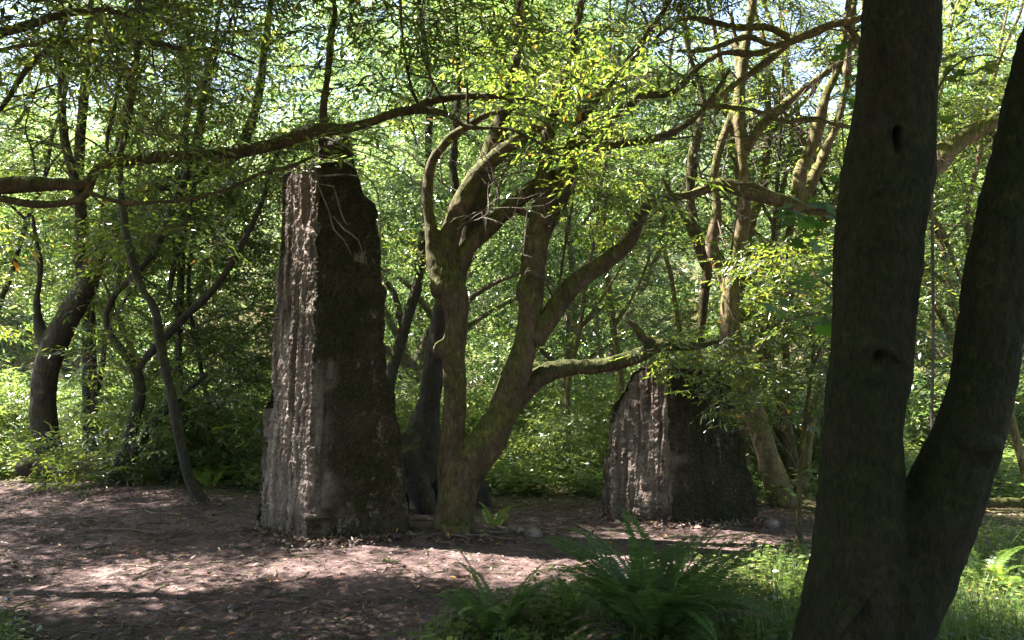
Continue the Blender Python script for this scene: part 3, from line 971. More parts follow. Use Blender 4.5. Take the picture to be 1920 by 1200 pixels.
tw = spawn(tA[-4:] + A_l[:2] + A_l[3:5], 60, 0.9, 5, r0=.011)
TWIGS[twin.name] = (tw, 5, .1)
ends = np.array([L[k][:3] for L in tw for k in (3, 5)])
P = np.vstack([clump_px(780, 1260, -160, 150, 5.4, 8, 480, seed=1), clump_px(760, 1260, 0, 230, 8.2, 10, 230, seed=7), clump_px(1050, 1340, 190, 330, 6.8, 9, 120, seed=2),
               clump_px(1275, 1410, 640, 740, 7.9, 8.5, 62, sig=.13, seed=3), clump_px(1120, 1330, 320, 520, 7.6, 9, 90, seed=4), clump_px(790, 890, 410, 520, 7.4, 7.9, 14, per=3, sig=.08, seed=5), ends[ends[:, 2] > 4.3]])
add_crown(twin, np.vstack([thin(P, 1, .95, mar=.2), clump_px(1225, 1330, 620, 670, 7.9, 8.2, 20, per=6, sig=.08, seed=8), clump_px(1290, 1400, 650, 750, 7.9, 8.4, 18, per=6, sig=.12, seed=9)]), scale=.95, seed=1)
P = thin(clump_box(-2.5, 3.2, 3, 12, 6.2, 10.5, 5600, seed=6), 2, mar=.12)  # unseen leaves above the frame, added to shade the middle ground
add_crown(twin, P, temps=SPRAY_BIG, scale=1.4, seed=2, name="added_shade_crown")

# ---- dark tree with a hollow foot behind the pillar
D = 9.4
base = ground(800, 962)
tB = [
    px_line([(800, 905, 70), (790, 860, 88), (792, 815, 72), (803, 760, 46), (812, 700, 42), (822, 640, 38), (832, 570, 34), (850, 480, 28), (860, 400, 22), (850, 300, 18), (860, 150, 12), (850, -50, 8)], D),
    px_line([(745, 985, 40), (742, 900, 55), (755, 845, 70), (790, 820, 60)], D),
    px_line([(758, 845, 50), (775, 895, 46), (795, 935, 42), (806, 985, 26)], D - .3),
    px_line([(800, 880, 50), (830, 920, 40), (838, 990, 40)], D + .2),
    px_line([(800, 820, 50), (850, 850, 50), (890, 920, 50), (900, 985, 50)], D + .3),
]
hollow = tree("bay_tree", "dark old tree with hollow arching roots between the tall pillar and the twin-stemmed tree", base, tB, 'bark_left', .03, disp=.03)
P = clump_px(700, 960, 60, 520, 10.2, 12.5, 230, seed=11)
add_crown(hollow, P, leaf='leaf_far', temps=SPRAY_FAR, scale=1.1, seed=3)

# ---- the tree outside the frame on the left with the long branch across the picture
D = 6.7
bxy = np.array([-7.0, 6.6, hz(-7, 6.6)])
tr = [[(-7.0, 6.6, -.2, .26), (-6.95, 6.6, .6, .2), (-6.85, 6.65, 1.6, .18), (-6.6, 6.7, 2.5, .16), (-6.7, 6.6, 4.0, .15), (-6.4, 6.6, 6.0, .12), (-6.2, 6.2, 8.5, .07)]]
main = [(-6.62, 6.7, 2.4, .11), (-5.6, 6.7, 2.75, .09)] + px_line([(-110, 362, 34), (-30, 354, 33), (40, 346, 32), (120, 346, 25), (160, 346, 20), (185, 318, 21), (222, 303, 24), (300, 295, 24), (370, 292, 24), (440, 285, 24), (510, 272, 23), (560, 255, 24), (605, 243, 28), (650, 241, 20), (700, 227, 18), (745, 211, 18), (795, 207, 16), (842, 216, 12), (878, 238, 10), (950, 241, 9), (1000, 262, 8), (1050, 294, 5)], D)
C_l = [
    main,
    px_line([(172, 330, 18), (164, 362, 16), (132, 379, 16), (62, 383, 16), (0, 373, 16), (-80, 372, 15), (-200, 330, 10)], D),
    px_line([(165, 360, 10), (228, 379, 9), (330, 376, 10), (420, 356, 9), (490, 325, 9), (548, 311, 9), (590, 292, 6)], D - .05),
    px_line([(606, 246, 18), (608, 190, 15), (616, 130, 14), (622, 60, 14), (628, 15, 12), (612, -60, 10), (600, -200, 7)], D),
    px_line([(735, 215, 14), (770, 205, 14), (800, 192, 15), (850, 182, 15), (905, 180, 13), (960, 184, 9), (1010, 190, 5)], D + .1),
    px_line([(222, 300, 12), (236, 250, 11), (247, 190, 11), (256, 100, 10), (262, 0, 9), (270, -150, 6)], D),
    px_line([(212, 305, 10), (200, 268, 9), (214, 205, 8), (230, 120, 6), (235, 30, 4)], D),
    px_line([(298, 292, 5), (288, 220, 5), (291, 140, 4), (310, 60, 3)], D),
    px_line([(68, 332, 8), (60, 280, 7), (48, 240, 6), (70, 160, 5), (100, 80, 4)], D),
    px_line([(-60, 250, 14), (0, 205, 12), (50, 130, 12), (100, 80, 11), (130, 20, 9), (150, -60, 7)], D - .6),
    px_line([(-60, 75, 16), (0, 62, 18), (60, 45, 18), (120, 27, 16), (200, 20, 12), (260, 40, 7)], D - .8),
    px_line([(-80, 130, 18), (0, 95, 12), (80, 80, 14), (160, 75, 14), (250, 78, 13), (330, 90, 10), (410, 95, 8), (480, 120, 5)], D + .4),
    px_line([(790, 207, 8), (770, 160, 8), (756, 80, 8), (750, 0, 8), (745, -60, 5)], D),
    px_line([(838, 214, 8), (825, 180, 7), (800, 130, 7), (785, 60, 6), (782, -40, 4)], D + .05),
    px_line([(878, 238, 7), (876, 160, 7), (872, 90, 6), (868, 20, 6), (866, -60, 4)], D + .02),
]
longb = tree("bay_tree", "tree beyond the left edge whose long mossy branch crosses above the tall pillar", bxy, tr, 'bark_left', .05, limbs=C_l, limb_bark='bark_main', limb_voxel=.018, disp=.014)
tw = spawn(C_l[:1] + C_l[2:5], 26, .55, 8, r0=.006, up=-.1, droop=.08) + spawn(C_l[3:4] + C_l[5:], 70, .8, 9, r0=.008)
# dead twigs hanging over the pillar
hang = [px_line(r, 7.0) for r in ([(570, 300, 3), (600, 345, 3), (625, 350, 3), (640, 400, 3), (650, 420, 2.5), (658, 418, 1)], [(596, 345, 3), (618, 400, 3), (626, 430, 3), (645, 450, 2.5), (660, 480, 1)], [(625, 405, 2.5), (645, 430, 2.5), (672, 450, 2.5), (680, 480, 1)], [(545, 310, 4), (600, 330, 4), (640, 327, 3), (670, 330, 1.5)], [(590, 290, 3), (640, 300, 3), (700, 345, 3), (712, 400, 2), (714, 470, 1)], [(600, 255, 3), (660, 280, 3), (720, 300, 3), (790, 350, 2), (830, 400, 1)], [(620, 250, 3), (680, 265, 3), (740, 300, 2), (770, 340, 1)])]
TWIGS[longb.name] = (tw + hang, 5, .08)
ends = np.array([L[k][:3] for L in tw for k in (3, 5)])
P = np.vstack([clump_px(-120, 520, -160, 130, 5, 8, 190, sig=.4, seed=21), clump_px(-120, 560, 60, 270, 7.3, 9.5, 90, sig=.5, seed=27), clump_px(380, 820, -140, 110, 5, 8, 110, sig=.4, seed=22), clump_px(480, 860, 40, 260, 7.6, 9.5, 130, sig=.4, seed=28), clump_px(640, 800, 240, 400, 6.8, 8, 40, per=4, seed=23),
               clump_px(0, 330, 180, 330, 7.2, 8.5, 60, seed=24), ends[::3]])
add_crown(longb, thin(P, 3, 1, mar=.25), scale=.95, seed=4)
P = thin(np.vstack([clump_box(-11, -1, -2, 12.5, 5.6, 10.5, 13000, seed=25), clump_box(-9, -4.4, 1, 7, 1.6, 5, 450, seed=26)]), 4, mar=.12)  # out-of-view leaves, added and thinned to shape shade and sun patches
add_crown(longb, P, temps=SPRAY_BIG, scale=1.4, seed=5, name="added_shade_crown")

# ---- left trees
D = 12.6
base = ground(95, 893)
t1 = [px_line([(98, 900, 62), (93, 870, 58), (86, 820, 52), (81, 760, 47), (85, 705, 45), (97, 662, 46), (116, 618, 42), (140, 575, 40), (164, 530, 36), (183, 480, 33), (205, 430, 30), (240, 385, 30), (290, 352, 30), (365, 330, 28), (440, 290, 24), (480, 200, 18), (500, 60, 14), (520, -100, 10)], D),
      px_line([(97, 665, 30), (80, 635, 24), (72, 600, 17), (69, 562, 12), (75, 500, 10), (60, 400, 7)], D),
      px_line([(160, 540, 24), (150, 470, 22), (150, 380, 20), (120, 250, 16), (115, 100, 13), (110, -80, 9)], D)]
curved = tree("bay_tree", "thick curved trunk standing at the far edge of the path, forking at half height", base, t1, 'bark_left', .03)
P = np.vstack([clump_px(-60, 330, 60, 560, 12.8, 15, 420, sig=.3, seed=31)])
add_crown(curved, P, temps=SPRAY, scale=1.2, seed=6)
add_crown(curved, thin(clump_box(-14, -3.5, 9, 16, 7, 13.5, 3600, seed=66), 8, mar=.2), temps=SPRAY_BIG, scale=1.5, seed=16, name="added_shade_crown")  # unseen canopy, added to shade the ground at the rear left

D = 14
base = ground(170, 862)
t2 = [px_line([(170, 880, 34), (170, 830, 28), (168, 700, 25), (166, 600, 24), (160, 500, 24), (152, 400, 22), (148, 300, 20), (160, 150, 16), (170, 0, 12), (180, -200, 8)], D)]
straight = tree("bay_tree", "straight slim trunk rising behind the thick curved trunk", base, t2, 'bark_left', .04)
add_crown(straight, clump_px(20, 420, -60, 520, 14, 16, 200, sig=.45, seed=32), leaf='leaf_far', temps=SPRAY_FAR, scale=1.25, seed=7)

D = 11.6
base = ground(215, 906)
t3 = [px_line([(205, 920, 54), (216, 895, 42), (236, 850, 30), (250, 790, 24), (262, 745, 23), (256, 700, 22), (236, 666, 17), (207, 628, 15), (199, 592, 13), (214, 555, 13), (250, 516, 13), (290, 470, 14), (320, 400, 14), (346, 335, 13), (366, 262, 12), (385, 150, 11), (405, 60, 9), (425, -60, 7)], D),
      px_line([(254, 700, 18), (272, 674, 15), (312, 630, 17), (356, 585, 16), (402, 540, 14), (442, 480, 13), (482, 400, 11), (505, 335, 9), (530, 250, 6)], D),
      px_line([(222, 900, 30), (262, 828, 22), (302, 778, 18), (345, 738, 12), (390, 700, 8)], D),
      px_line([(318, 545, 10), (330, 480, 12), (352, 410, 11), (370, 300, 10), (395, 140, 9), (440, 20, 7), (470, -80, 5)], D + .2)]
slender = tree("bay_tree", "slender crooked tree by the path with a long thin stem leaning right towards the pillar", base, t3, 'bark_left', .025, disp=.012)
tw = spawn(t3, 36, 1.0, 13, r0=.010)
TWIGS[slender.name] = (tw, 5, .12)
P = np.vstack([clump_px(180, 520, 330, 760, 12.2, 13.6, 330, sig=.35, seed=33), np.array([L[k][:3] for L in tw for k in (3, 5)])])
add_crown(slender, P, scale=1.15, seed=8)

D = 10.1
base = ground(378, 944)
t4 = [px_line([(392, 958, 34), (376, 938, 27), (354, 895, 20), (337, 820, 20), (326, 760, 20), (312, 700, 18), (301, 640, 18), (290, 580, 16), (266, 540, 14), (246, 480, 16), (233, 410, 14), (226, 330, 12), (236, 220, 10), (260, 100, 8), (250, -60, 6)], D)]
lean = tree("bay_tree", "thin leaning trunk with a curved foot on the path edge", base, t4, 'bark_left', .022, disp=.012)
add_crown(lean, clump_px(120, 470, 40, 400, 11.2, 12.8, 110, sig=.35, seed=34), scale=1.1, seed=9)

D = 13
base = ground(322, 880)
t5 = [px_line([(322, 895, 22), (326, 800, 18), (334, 660, 15), (340, 500, 14), (347, 340, 13), (352, 180, 11), (360, 0, 9)], D)]
dark = tree("bay_tree", "thin upright dark trunk behind the leaning trunk", base, t5, 'bark_left', .03, disp=.01)
add_crown(dark, clump_px(360, 530, 240, 840, 12.4, 13.6, 520, sig=.3, seed=35), scale=1.2, seed=10)

# ---- right trees
D = 10
base = ground(1468, 952)
e1 = [px_line([(1474, 970, 62), (1466, 935, 50), (1449, 885, 43), (1426, 812, 42), (1402, 735, 40), (1378, 655, 37), (1368, 590, 35), (1372, 520, 30), (1386, 450, 27), (1396, 380, 25), (1392, 300, 22), (1386, 200, 21), (1394, 120, 18), (1412, 0, 16), (1425, -120, 10)], D),
      px_line([(1370, 560, 26), (1352, 500, 28), (1334, 462, 24), (1344, 400, 18), (1340, 330, 18), (1352, 268, 16), (1378, 195, 15), (1384, 120, 13), (1370, 20, 9)], D + .1),
      px_line([(1392, 300, 16), (1425, 240, 18), (1480, 190, 18), (1530, 150, 16), (1580, 110, 12), (1640, 40, 8)], D)]
leanr = tree("bay_tree", "mossy trunk leaning left behind the short ruin, its upper stems in sunlight", base, e1, 'bark_right', .025, blobs=[blob(1440, 880, D, 34)])
tw = spawn(e1, 30, .9, 15, r0=.01)
TWIGS[leanr.name] = (tw, 5, .12)
P = np.vstack([clump_px(1230, 1620, -120, 380, 11, 13.5, 260, seed=41), clump_px(1430, 1570, 430, 630, 9, 10, 220, sig=.22, seed=42), clump_px(1300, 1420, 620, 710, 8.9, 9.6, 50, sig=.14, seed=44)])
add_crown(leanr, thin(P, 5, .8), scale=1.05, seed=11)

D = 11.4
base = ground(1492, 905)
e2 = [px_line([(1494, 925, 28), (1489, 890, 24), (1479, 820, 22), (1462, 740, 19), (1440, 660, 18), (1428, 600, 16), (1434, 530, 14), (1450, 430, 11), (1460, 300, 9), (1470, 100, 6)], D),
      px_line([(1470, 770, 15), (1474, 690, 15), (1474, 620, 14), (1484, 555, 12), (1500, 470, 10), (1530, 350, 7)], D),
      px_line([(1484, 850, 18), (1458, 800, 20), (1436, 772, 16), (1416, 750, 9)], D + .1)]
redd = tree("bay_tree", "reddish two-pronged trunk standing behind the leaning mossy trunk", base, e2, 'bark_main', .03)
P = clump_px(1400, 1570, 600, 800, 11, 12.5, 90, seed=43)
add_crown(redd, P, leaf='leaf_far', temps=SPRAY_FAR, scale=1.1, seed=12)

D = 11
base = ground(1305, 925)
e3 = [px_line([(1305, 940, 28), (1308, 800, 20), (1312, 655, 18), (1319, 570, 18), (1326, 492, 19), (1306, 430, 17), (1295, 370, 18), (1299, 300, 21), (1310, 240, 16), (1318, 180, 13), (1290, 90, 11), (1270, -60, 8)], D),
      px_line([(1318, 500, 10), (1292, 430, 10), (1272, 390, 9), (1240, 330, 6)], D)]
bent = tree("bay_tree", "sinuous reddish stem rising from behind the short ruin", base, e3, 'bark_main', .025, disp=.012)
add_crown(bent, clump_px(1200, 1350, 80, 560, 11.4, 13, 150, seed=45), leaf='leaf_far', temps=SPRAY_FAR, scale=1.0, seed=13)

D = 9.2
base = ground(1672, 965)
e4 = [px_line([(1672, 985, 60), (1668, 900, 48), (1660, 760, 44), (1650, 600, 40), (1640, 470, 36), (1610, 415, 28), (1560, 396, 24), (1505, 387, 27), (1450, 373, 27), (1402, 360, 27), (1350, 346, 24), (1300, 365, 16), (1262, 372, 8)], D),
      px_line([(1495, 388, 24), (1500, 330, 24), (1528, 255, 21), (1548, 182, 18), (1574, 120, 15), (1592, 0, 12), (1600, -140, 8)], D),
      px_line([(1500, 390, 26), (1532, 320, 20), (1562, 250, 18), (1584, 170, 16), (1592, 80, 14), (1612, -60, 9)], D + .1),
      px_line([(1645, 500, 34), (1690, 390, 40), (1755, 304, 44), (1800, 262, 38), (1850, 236, 30), (1900, 205, 26), (1970, 180, 20), (2060, 100, 12)], D - .4),
      px_line([(1640, 470, 30), (1650, 330, 28), (1660, 150, 22), (1665, -100, 14)], D)]
E_l = [px_line([(1665, 20, 16), (1600, 38, 15), (1540, 52, 14), (1480, 76, 14), (1420, 100, 14), (1355, 100, 13), (1300, 135, 11), (1280, 165, 7)], D - .5),
       px_line([(1655, 200, 14), (1590, 50, 14), (1520, 66, 14), (1455, 86, 13), (1400, 70, 12), (1330, 92, 11), (1268, 96, 6)], D - .2),
       px_line([(1480, 72, 15), (1440, 52, 15), (1385, 52, 13), (1335, 42, 12), (1278, 36, 11), (1225, 76, 7)], D - .6),
       px_line([(1655, 245, 10), (1600, 240, 9), (1520, 224, 10), (1468, 228, 10), (1420, 208, 10), (1350, 200, 10), (1296, 196, 6)], D - 1.2),
       px_line([(1480, 80, 16), (1430, 122, 15), (1370, 165, 14), (1330, 200, 12), (1280, 235, 9), (1250, 250, 5)], D - .4),
       px_line([(1460, 372, 10), (1420, 350, 12), (1390, 345, 12), (1350, 338, 6)], D - .3),
       px_line([(1850, 238, 16), (1880, 262, 14), (1930, 250, 11), (2000, 240, 7)], D - .4),
       px_line([(1710, 370, 14), (1760, 420, 10), (1800, 520, 10), (1830, 560, 7)], D - .6)]
mossl = tree("bay_tree", "moss-covered tree behind the dark forked trunk, its limb reaching left in bright sunlight", base, e4, 'bark_right', .025, limbs=E_l, limb_bark='bark_right', limb_voxel=.022,
             blobs=[blob(1490, 390, D, 34)], disp=.022, dscale=6)
tw = spawn(E_l + e4[1:], 90, .8, 17, r0=.008)
TWIGS[mossl.name] = (tw, 5, .12)
P = np.vstack([clump_px(1330, 1640, -160, 250, 9.6, 11.5, 110, seed=51), clump_px(1740, 2000, -100, 720, 7.5, 11, 420, seed=52)])
add_crown(mossl, thin(P, 6, .8), scale=1.05, seed=14)

# foreground tree's unseen crown, extended above and behind the camera to add shade
P = thin(np.vstack([clump_box(.5, 10, -6, 8.5, 5.6, 9.5, 6400, seed=61), clump_box(-6, 1, -6, 3, 5.6, 9, 1200, seed=62), clump_box(-7, 9, -7, -2.5, 1.5, 6, 2600, seed=63), clump_box(-3.2, 1.6, 4.2, 7.5, 6, 9, 2200, seed=64)]), 7, mar=.12)
add_crown(fork, P, temps=SPRAY_BIG, scale=1.4, seed=15, name="crown")


# ---- broad-leaved shoots
def maple_leaf(size):
    a = [(-.12, 0), (-.30, .22), (-.10, .30), (-.28, .52), (-.02, .50), (.08, .80), (.0, 1.0)]
    pts = [(0, 0)] + [(.05, .32), (.10, .12), (.36, .10), (.34, .28), (.62, .42), (.38, .48), (.46, .74), (.22, .70), (0, 1.0)]
    right = pts[1:-1]
    outline = [(0, .04)] + [(x, y) for x, y in right] + [(0, 1.0)] + [(-x, y) for x, y in reversed(right)]
    return np.array([(y * size, x * size, .10 * abs(x) * size) for x, y in outline])


def sprig_mesh(name, spots_, size, seed, mat='leaf_maple'):
    g = np.random.default_rng(seed)
    V, Fc = [], []
    R = []
    b = 0
    for p in spots_:
        th = g.uniform(0, 6.283)
        d = np.array([[math.cos(th), math.sin(th) * .6 - .3, g.uniform(-.6, .2)]])
        up = np.array([[g.normal(0, .4), g.normal(-.6, .4), 1.0]])
        s = size * g.uniform(.6, 1.15)
        v = maple_leaf(s) @ rot_to(d, up)[0].T + p
        V.append(v); Fc.append(list(range(b, b + len(v)))); b += len(v)
        R.append(g.random())
    me = bpy.data.meshes.new(name); me.from_pydata(np.vstack(V).tolist(), [], Fc)
    at_ = me.attributes.new("rnd", 'FLOAT', 'FACE'); at_.data.foreach_set("value", np.array(R, np.float32))
    return me


Dm = 4.9
b = ground(1590, 1180); b = at(1590, 1190, Dm); b[2] = hz(b[0], b[1])
ms = thing("maple_sapling", "young maple sapling with lobed leaves beside the dark forked trunk", "sapling", b)
stems = [[(b[0], b[1], -.05, .008)] + px_line([(1588, 1000, 5), (1580, 800, 5), (1575, 620, 4), (1560, 540, 4), (1520, 525, 3), (1478, 535, 2)], Dm),
         px_line([(1577, 640, 4), (1545, 590, 3), (1520, 590, 3), (1480, 600, 2)], Dm), px_line([(1575, 620, 4), (1580, 470, 4), (1560, 400, 3), (1510, 395, 3), (1455, 410, 2)], Dm),
         px_line([(1580, 470, 4), (1590, 340, 3), (1580, 250, 3), (1590, 100, 2), (1600, 60, 2)], Dm)]
put("stem", tubes_mesh("stem", stems, 5, .08), M['twig'], ms)
g = np.random.default_rng(4)
pts = []
for (x, y, n, sx, sy) in ((1505, 400, 20, 45, 16), (1545, 415, 10, 25, 20), (1480, 545, 5, 20, 18), (1515, 520, 5, 22, 10), (1510, 590, 12, 45, 14), (1540, 585, 5, 20, 10), (1590, 80, 5, 14, 25), (1575, 165, 4, 14, 12), (1570, 330, 4, 12, 20), (1585, 190, 3, 10, 10)):
    for _ in range(n):
        pts.append(at(x + g.normal(0, sx), y + g.normal(0, sy), Dm + g.normal(0, .1)))
put("leaves", sprig_mesh("leaves", pts, .115, 3), M['leaf_maple'], ms)

sp = thing("maple_shoot", "bright lobed leaves on an arching shoot between the two stems of the dark forked trunk", "sapling", at(1765, 1180, 5.3) * np.array([1, 1, 0]))
bb = at(1765, 1180, 5.3); bb[2] = 0
put("stem", tubes_mesh("stem", [[(bb[0], bb[1], -.05, .012), (bb[0] - .02, bb[1], 1.0, .011)] + px_line([(1750, 600, 6), (1748, 350, 6), (1752, 200, 5), (1775, 140, 5), (1815, 108, 4), (1860, 104, 3), (1885, 120, 2)], 5.3), px_line([(1815, 108, 3), (1800, 150, 2), (1790, 190, 1)], 5.3)], 5, .08), M['twig'], sp)
pts = [at(1822 + g.normal(0, 32), 135 + g.normal(0, 20), 5.3 + g.normal(0, .08)) for _ in range(34)] + [at(1765 + g.normal(0, 12), 215 + g.normal(0, 20), 5.3) for _ in range(6)]
put("leaves", sprig_mesh("leaves", pts, .105, 5), M['leaf_low'], sp)

# many thin stems in the wood
def thin_stem(px, Y, wpx, lean_, curl, seed, label, group, top=-80):
    g = np.random.default_rng(seed)
    b0 = at(px, 900, Y)
    b_ = np.array([b0[0], b0[1], hz(b0[0], b0[1])])
    root = thing("sapling", label, "sapling", b_, group)
    tp = at(px + lean_, top, Y)
    pts = []
    ph = g.uniform(0, 6.28)
    for k in range(12):
        t = k / 11
        q = b_ * (1 - t) + tp * t
        q = q + np.array([curl * math.sin(ph + t * 5.2), curl * math.cos(ph * 2 + t * 4), -.1 if k == 0 else 0]) + g.normal(0, .03, 3)
        pts.append((*q, wr(wpx, Y) * (1.1 - .75 * t)))
    ln = [pts]
    for _ in range(int(g.integers(2, 5))):
        k = int(g.integers(3, 9)); q = np.array(pts[k][:3]); a = g.uniform(-1, 1); l = g.uniform(.8, 2.0)
        d = np.array([math.copysign(.5, a) + a * .3, g.normal(0, .3), g.uniform(.5, 1.2)])
        ln.append([(*q, pts[k][3] * .7), (*(q + d * l * .5 + g.normal(0, .08, 3)), pts[k][3] * .5), (*(q + d * l), pts[k][3] * .2)])
    put("stem", tubes_mesh("stem", ln, 7, .1, wob=.04), M['bark_left' if px < 760 else 'bark_right'], root)
    t_ = spawn(ln, 14, .8, seed, r0=.006)
    TWIGS[root.name] = (t_, 4, .12)
    E = np.array([L[5][:3] for L in t_ if L[5][2] > 2.2])
    if len(E):
        add_crown(root, E, scale=1.1, seed=seed, name="leaves")


for k, (px, Y, w_, le, cu) in enumerate(((30, 14.5, 12, 60, .4), (140, 13.2, 9, 150, .45), (235, 13.8, 10, -60, .4), (300, 12.6, 9, 130, .45), (440, 13, 9, -110, .4))):
    thin_stem(px, Y, w_, le, cu, 300 + k, "thin wavering sapling stem among the crooked trunks across the path", "saplings across the path")
for k, (px, Y, w_, le, cu) in enumerate(((725, 12.8, 24, 80, .25), (1080, 13, 10, 60, .2), (1150, 13.6, 14, 20, .2), (1265, 12.8, 11, 10, .18))):
    thin_stem(px, Y, w_, le, cu, 320 + k, "thin pale stem in the bright wood between the pillar and the short ruin", "stems between the ruins")
for k, (px, Y, w_, le, cu) in enumerate(((1330, 11.6, 20, 30, .5), (1420, 12.3, 22, -60, .5), (1445, 11.9, 20, 150, .5), (1540, 11.8, 18, 90, .45), (1390, 13.4, 15, 90, .4), (1490, 12.6, 17, -80, .5), (1765, 10.5, 12, 60, .3), (1790, 12, 14, -30, .4), (1880, 11.5, 12, 40, .3), (1900, 10.2, 14, -30, .3))):
    thin_stem(px, Y, w_, le, cu, 340 + k, "curving mossy stem in the sunlit wood behind the short ruin and forked trunk", "stems in the sunlit wood")

# slim sapling left of the forked trunk
b = ground(1500, 1030)
sg = thing("sapling", "slim bare sapling stem standing just left of the dark forked trunk", "sapling", b)
D = b[1]
ln = [px_line([(1498, 1040, 15), (1496, 960, 11), (1503, 860, 9), (1510, 770, 8), (1521, 690, 7), (1524, 640, 7), (1500, 590, 5), (1480, 560, 3)], D), px_line([(1518, 700, 6), (1540, 650, 5), (1560, 600, 3)], D), px_line([(1505, 830, 4), (1460, 805, 3), (1400, 770, 2)], D), px_line([(1521, 650, 5), (1560, 655, 4), (1600, 640, 2)], D)]
put("stem", tubes_mesh("stem", ln, 7, .06, wob=.03), M['bark_main'], sg)
tw = spawn(ln, 30, .35, 19, r0=.004, up=.2)
TWIGS[sg.name] = (tw, 4, .06)
add_crown(sg, np.array([L[5][:3] for L in tw if L[5][2] > 1.2]), scale=.6, seed=21, name="leaves")

# ================================================================== FERNS AND SMALL PLANTS
def frond_mesh(name, length, width, seed, arch=1.0, npair=30):
    g = np.random.default_rng(seed)
    t = np.linspace(0, 1, npair * 2)
    e0 = math.radians(78); e1 = math.radians(78 - 85 * arch)
    ang = e0 + (e1 - e0) * t ** 1.3
    dl = length / len(t)
    x = np.cumsum(np.cos(ang)) * dl; z = np.cumsum(np.sin(ang)) * dl
    side = 0.06 * length * np.sin(t * 3 + g.uniform(0, 6))
    P = np.stack([x, side, z], 1)
    V, Q, R = [], [], []
    v, q = tube(np.column_stack([P, .0035 * (1 - .8 * t)]), 3, 0)
    V.append(v); Q.append(q); R.append(np.full(len(q), .1)); b = len(v)
    for k in range(int(len(t) * .12), len(t)):
        T = P[min(k + 1, len(t) - 1)] - P[k - 1]; T /= np.linalg.norm(T)
        s = t[k]
        wl = width * (math.sin(math.pi * min(1, (s - .08) / .92) ** .62) ** .8 + .03) if s > .08 else .01
        for sd in (1, -1):
            d = np.array([0, sd, 0]) + T * .35 + np.array([0, 0, g.uniform(-.25, -.05)])
            nn = np.cross(T, [0, sd, 0]) * sd
            vv, qq = leaf_shape(wl * g.uniform(.85, 1.08), length * .020, False)
            V.append(vv @ rot_to(d[None], -nn[None] + g.normal(0, .1, (1, 3)))[0].T + P[k]); Q.append(qq + b); R.append([g.random()]); b += 4
    return np_mesh(name, np.vstack(V), np.vstack(Q), np.concatenate(R))


FR = [frond_mesh("frond", 1.0, .115, k, a, 34) for k, a in enumerate((.75, .95, 1.15, .6))]
FRB = [frond_mesh("frond", 1.0, .16, 10 + k, a, 22) for k, a in enumerate((.8, 1.0))]
FRD = frond_mesh("frond", 1.0, .09, 33, .8, 30)
FRD.materials.append(M['litter'])
for m_ in FR: m_.materials.append(M['fern'])
for m_ in FRB: m_.materials.append(M['fern_bright'])


def fern(label, p, n, length, seed, bright=False, group=None, lift=0.0, spread=1.0):
    g = np.random.default_rng(seed)
    root = thing("sword_fern" if not bright else "fern", label, "fern", p, group)
    for k in range(n):
        o = bpy.data.objects.new("frond", (FRB if bright else FR)[int(g.integers(0, 2 if bright else 4))])
        COL.objects.link(o); o.parent = root
        s = length * g.uniform(.65, 1.1)
        o.scale = (s, s, s)
        a = k * 2.399 + g.normal(0, .2)
        r = .05 * spread
        o.location = (math.cos(a) * r, math.sin(a) * r, 0)
        o.rotation_euler = (g.normal(0, .12), g.uniform(-.25, .45) * spread, a)
    if not bright and n > 15:
        for k in range(n // 5):                     # last year's brown fronds lying low
            o = bpy.data.objects.new("frond", FRD); COL.objects.link(o); o.parent = root
            s = length * g.uniform(.6, .95); o.scale = (s, s, s)
            o.rotation_euler = (g.normal(0, .3), g.uniform(.55, .8), g.uniform(0, 6.283))
            o['label'] = "withered brown frond"
    return root


def gp(px, Y, up=0.0):
    p = at(px, 1000, Y); p[2] = hz(p[0], p[1]) + up; return p


fern("large dark green sword fern in the foreground with many arching fronds", gp(1225, 4.75), 46, .92, 1)
fern("smaller sword fern in the grass, left of the large one", gp(930, 4.85), 26, .6, 2)
fern("small sword fern half hidden in grass at the lower right edge of the path", gp(1070, 5.2), 10, .42, 3)
fern("bright yellow-green fern in sunlight left of the dark forked trunk", gp(1492, 5.6), 9, .34, 4, True)
fern("sunlit fern in the grass right of the dark forked trunk", gp(1852, 6.2), 12, .45, 5, True)
fern("small pale fern at the foot of the twin-stemmed tree", gp(925, 8.0), 7, .42, 6, True)
fern("fern clump behind the leaning trunk at the edge of the path", gp(390, 11.4), 10, .5, 7, True)
# ferns on the short ruin's top
for k, (px, py, Y) in enumerate(((1300, 700, 8.75), (1335, 712, 8.8), (1268, 695, 8.85), (1360, 725, 8.85))):
    fern("fern growing on top of the short ruin among drooping leaves", at(px, py, Y), 10, .34, 30 + k, group="ferns on the short ruin")

# grass and ground cover in front on the right
def grass_keep(x, y):
    return ~path_mask(x, y) & (x > -1.35 + 0.5 * fbm(np.stack([x, y, 0 * x], 1), 2))


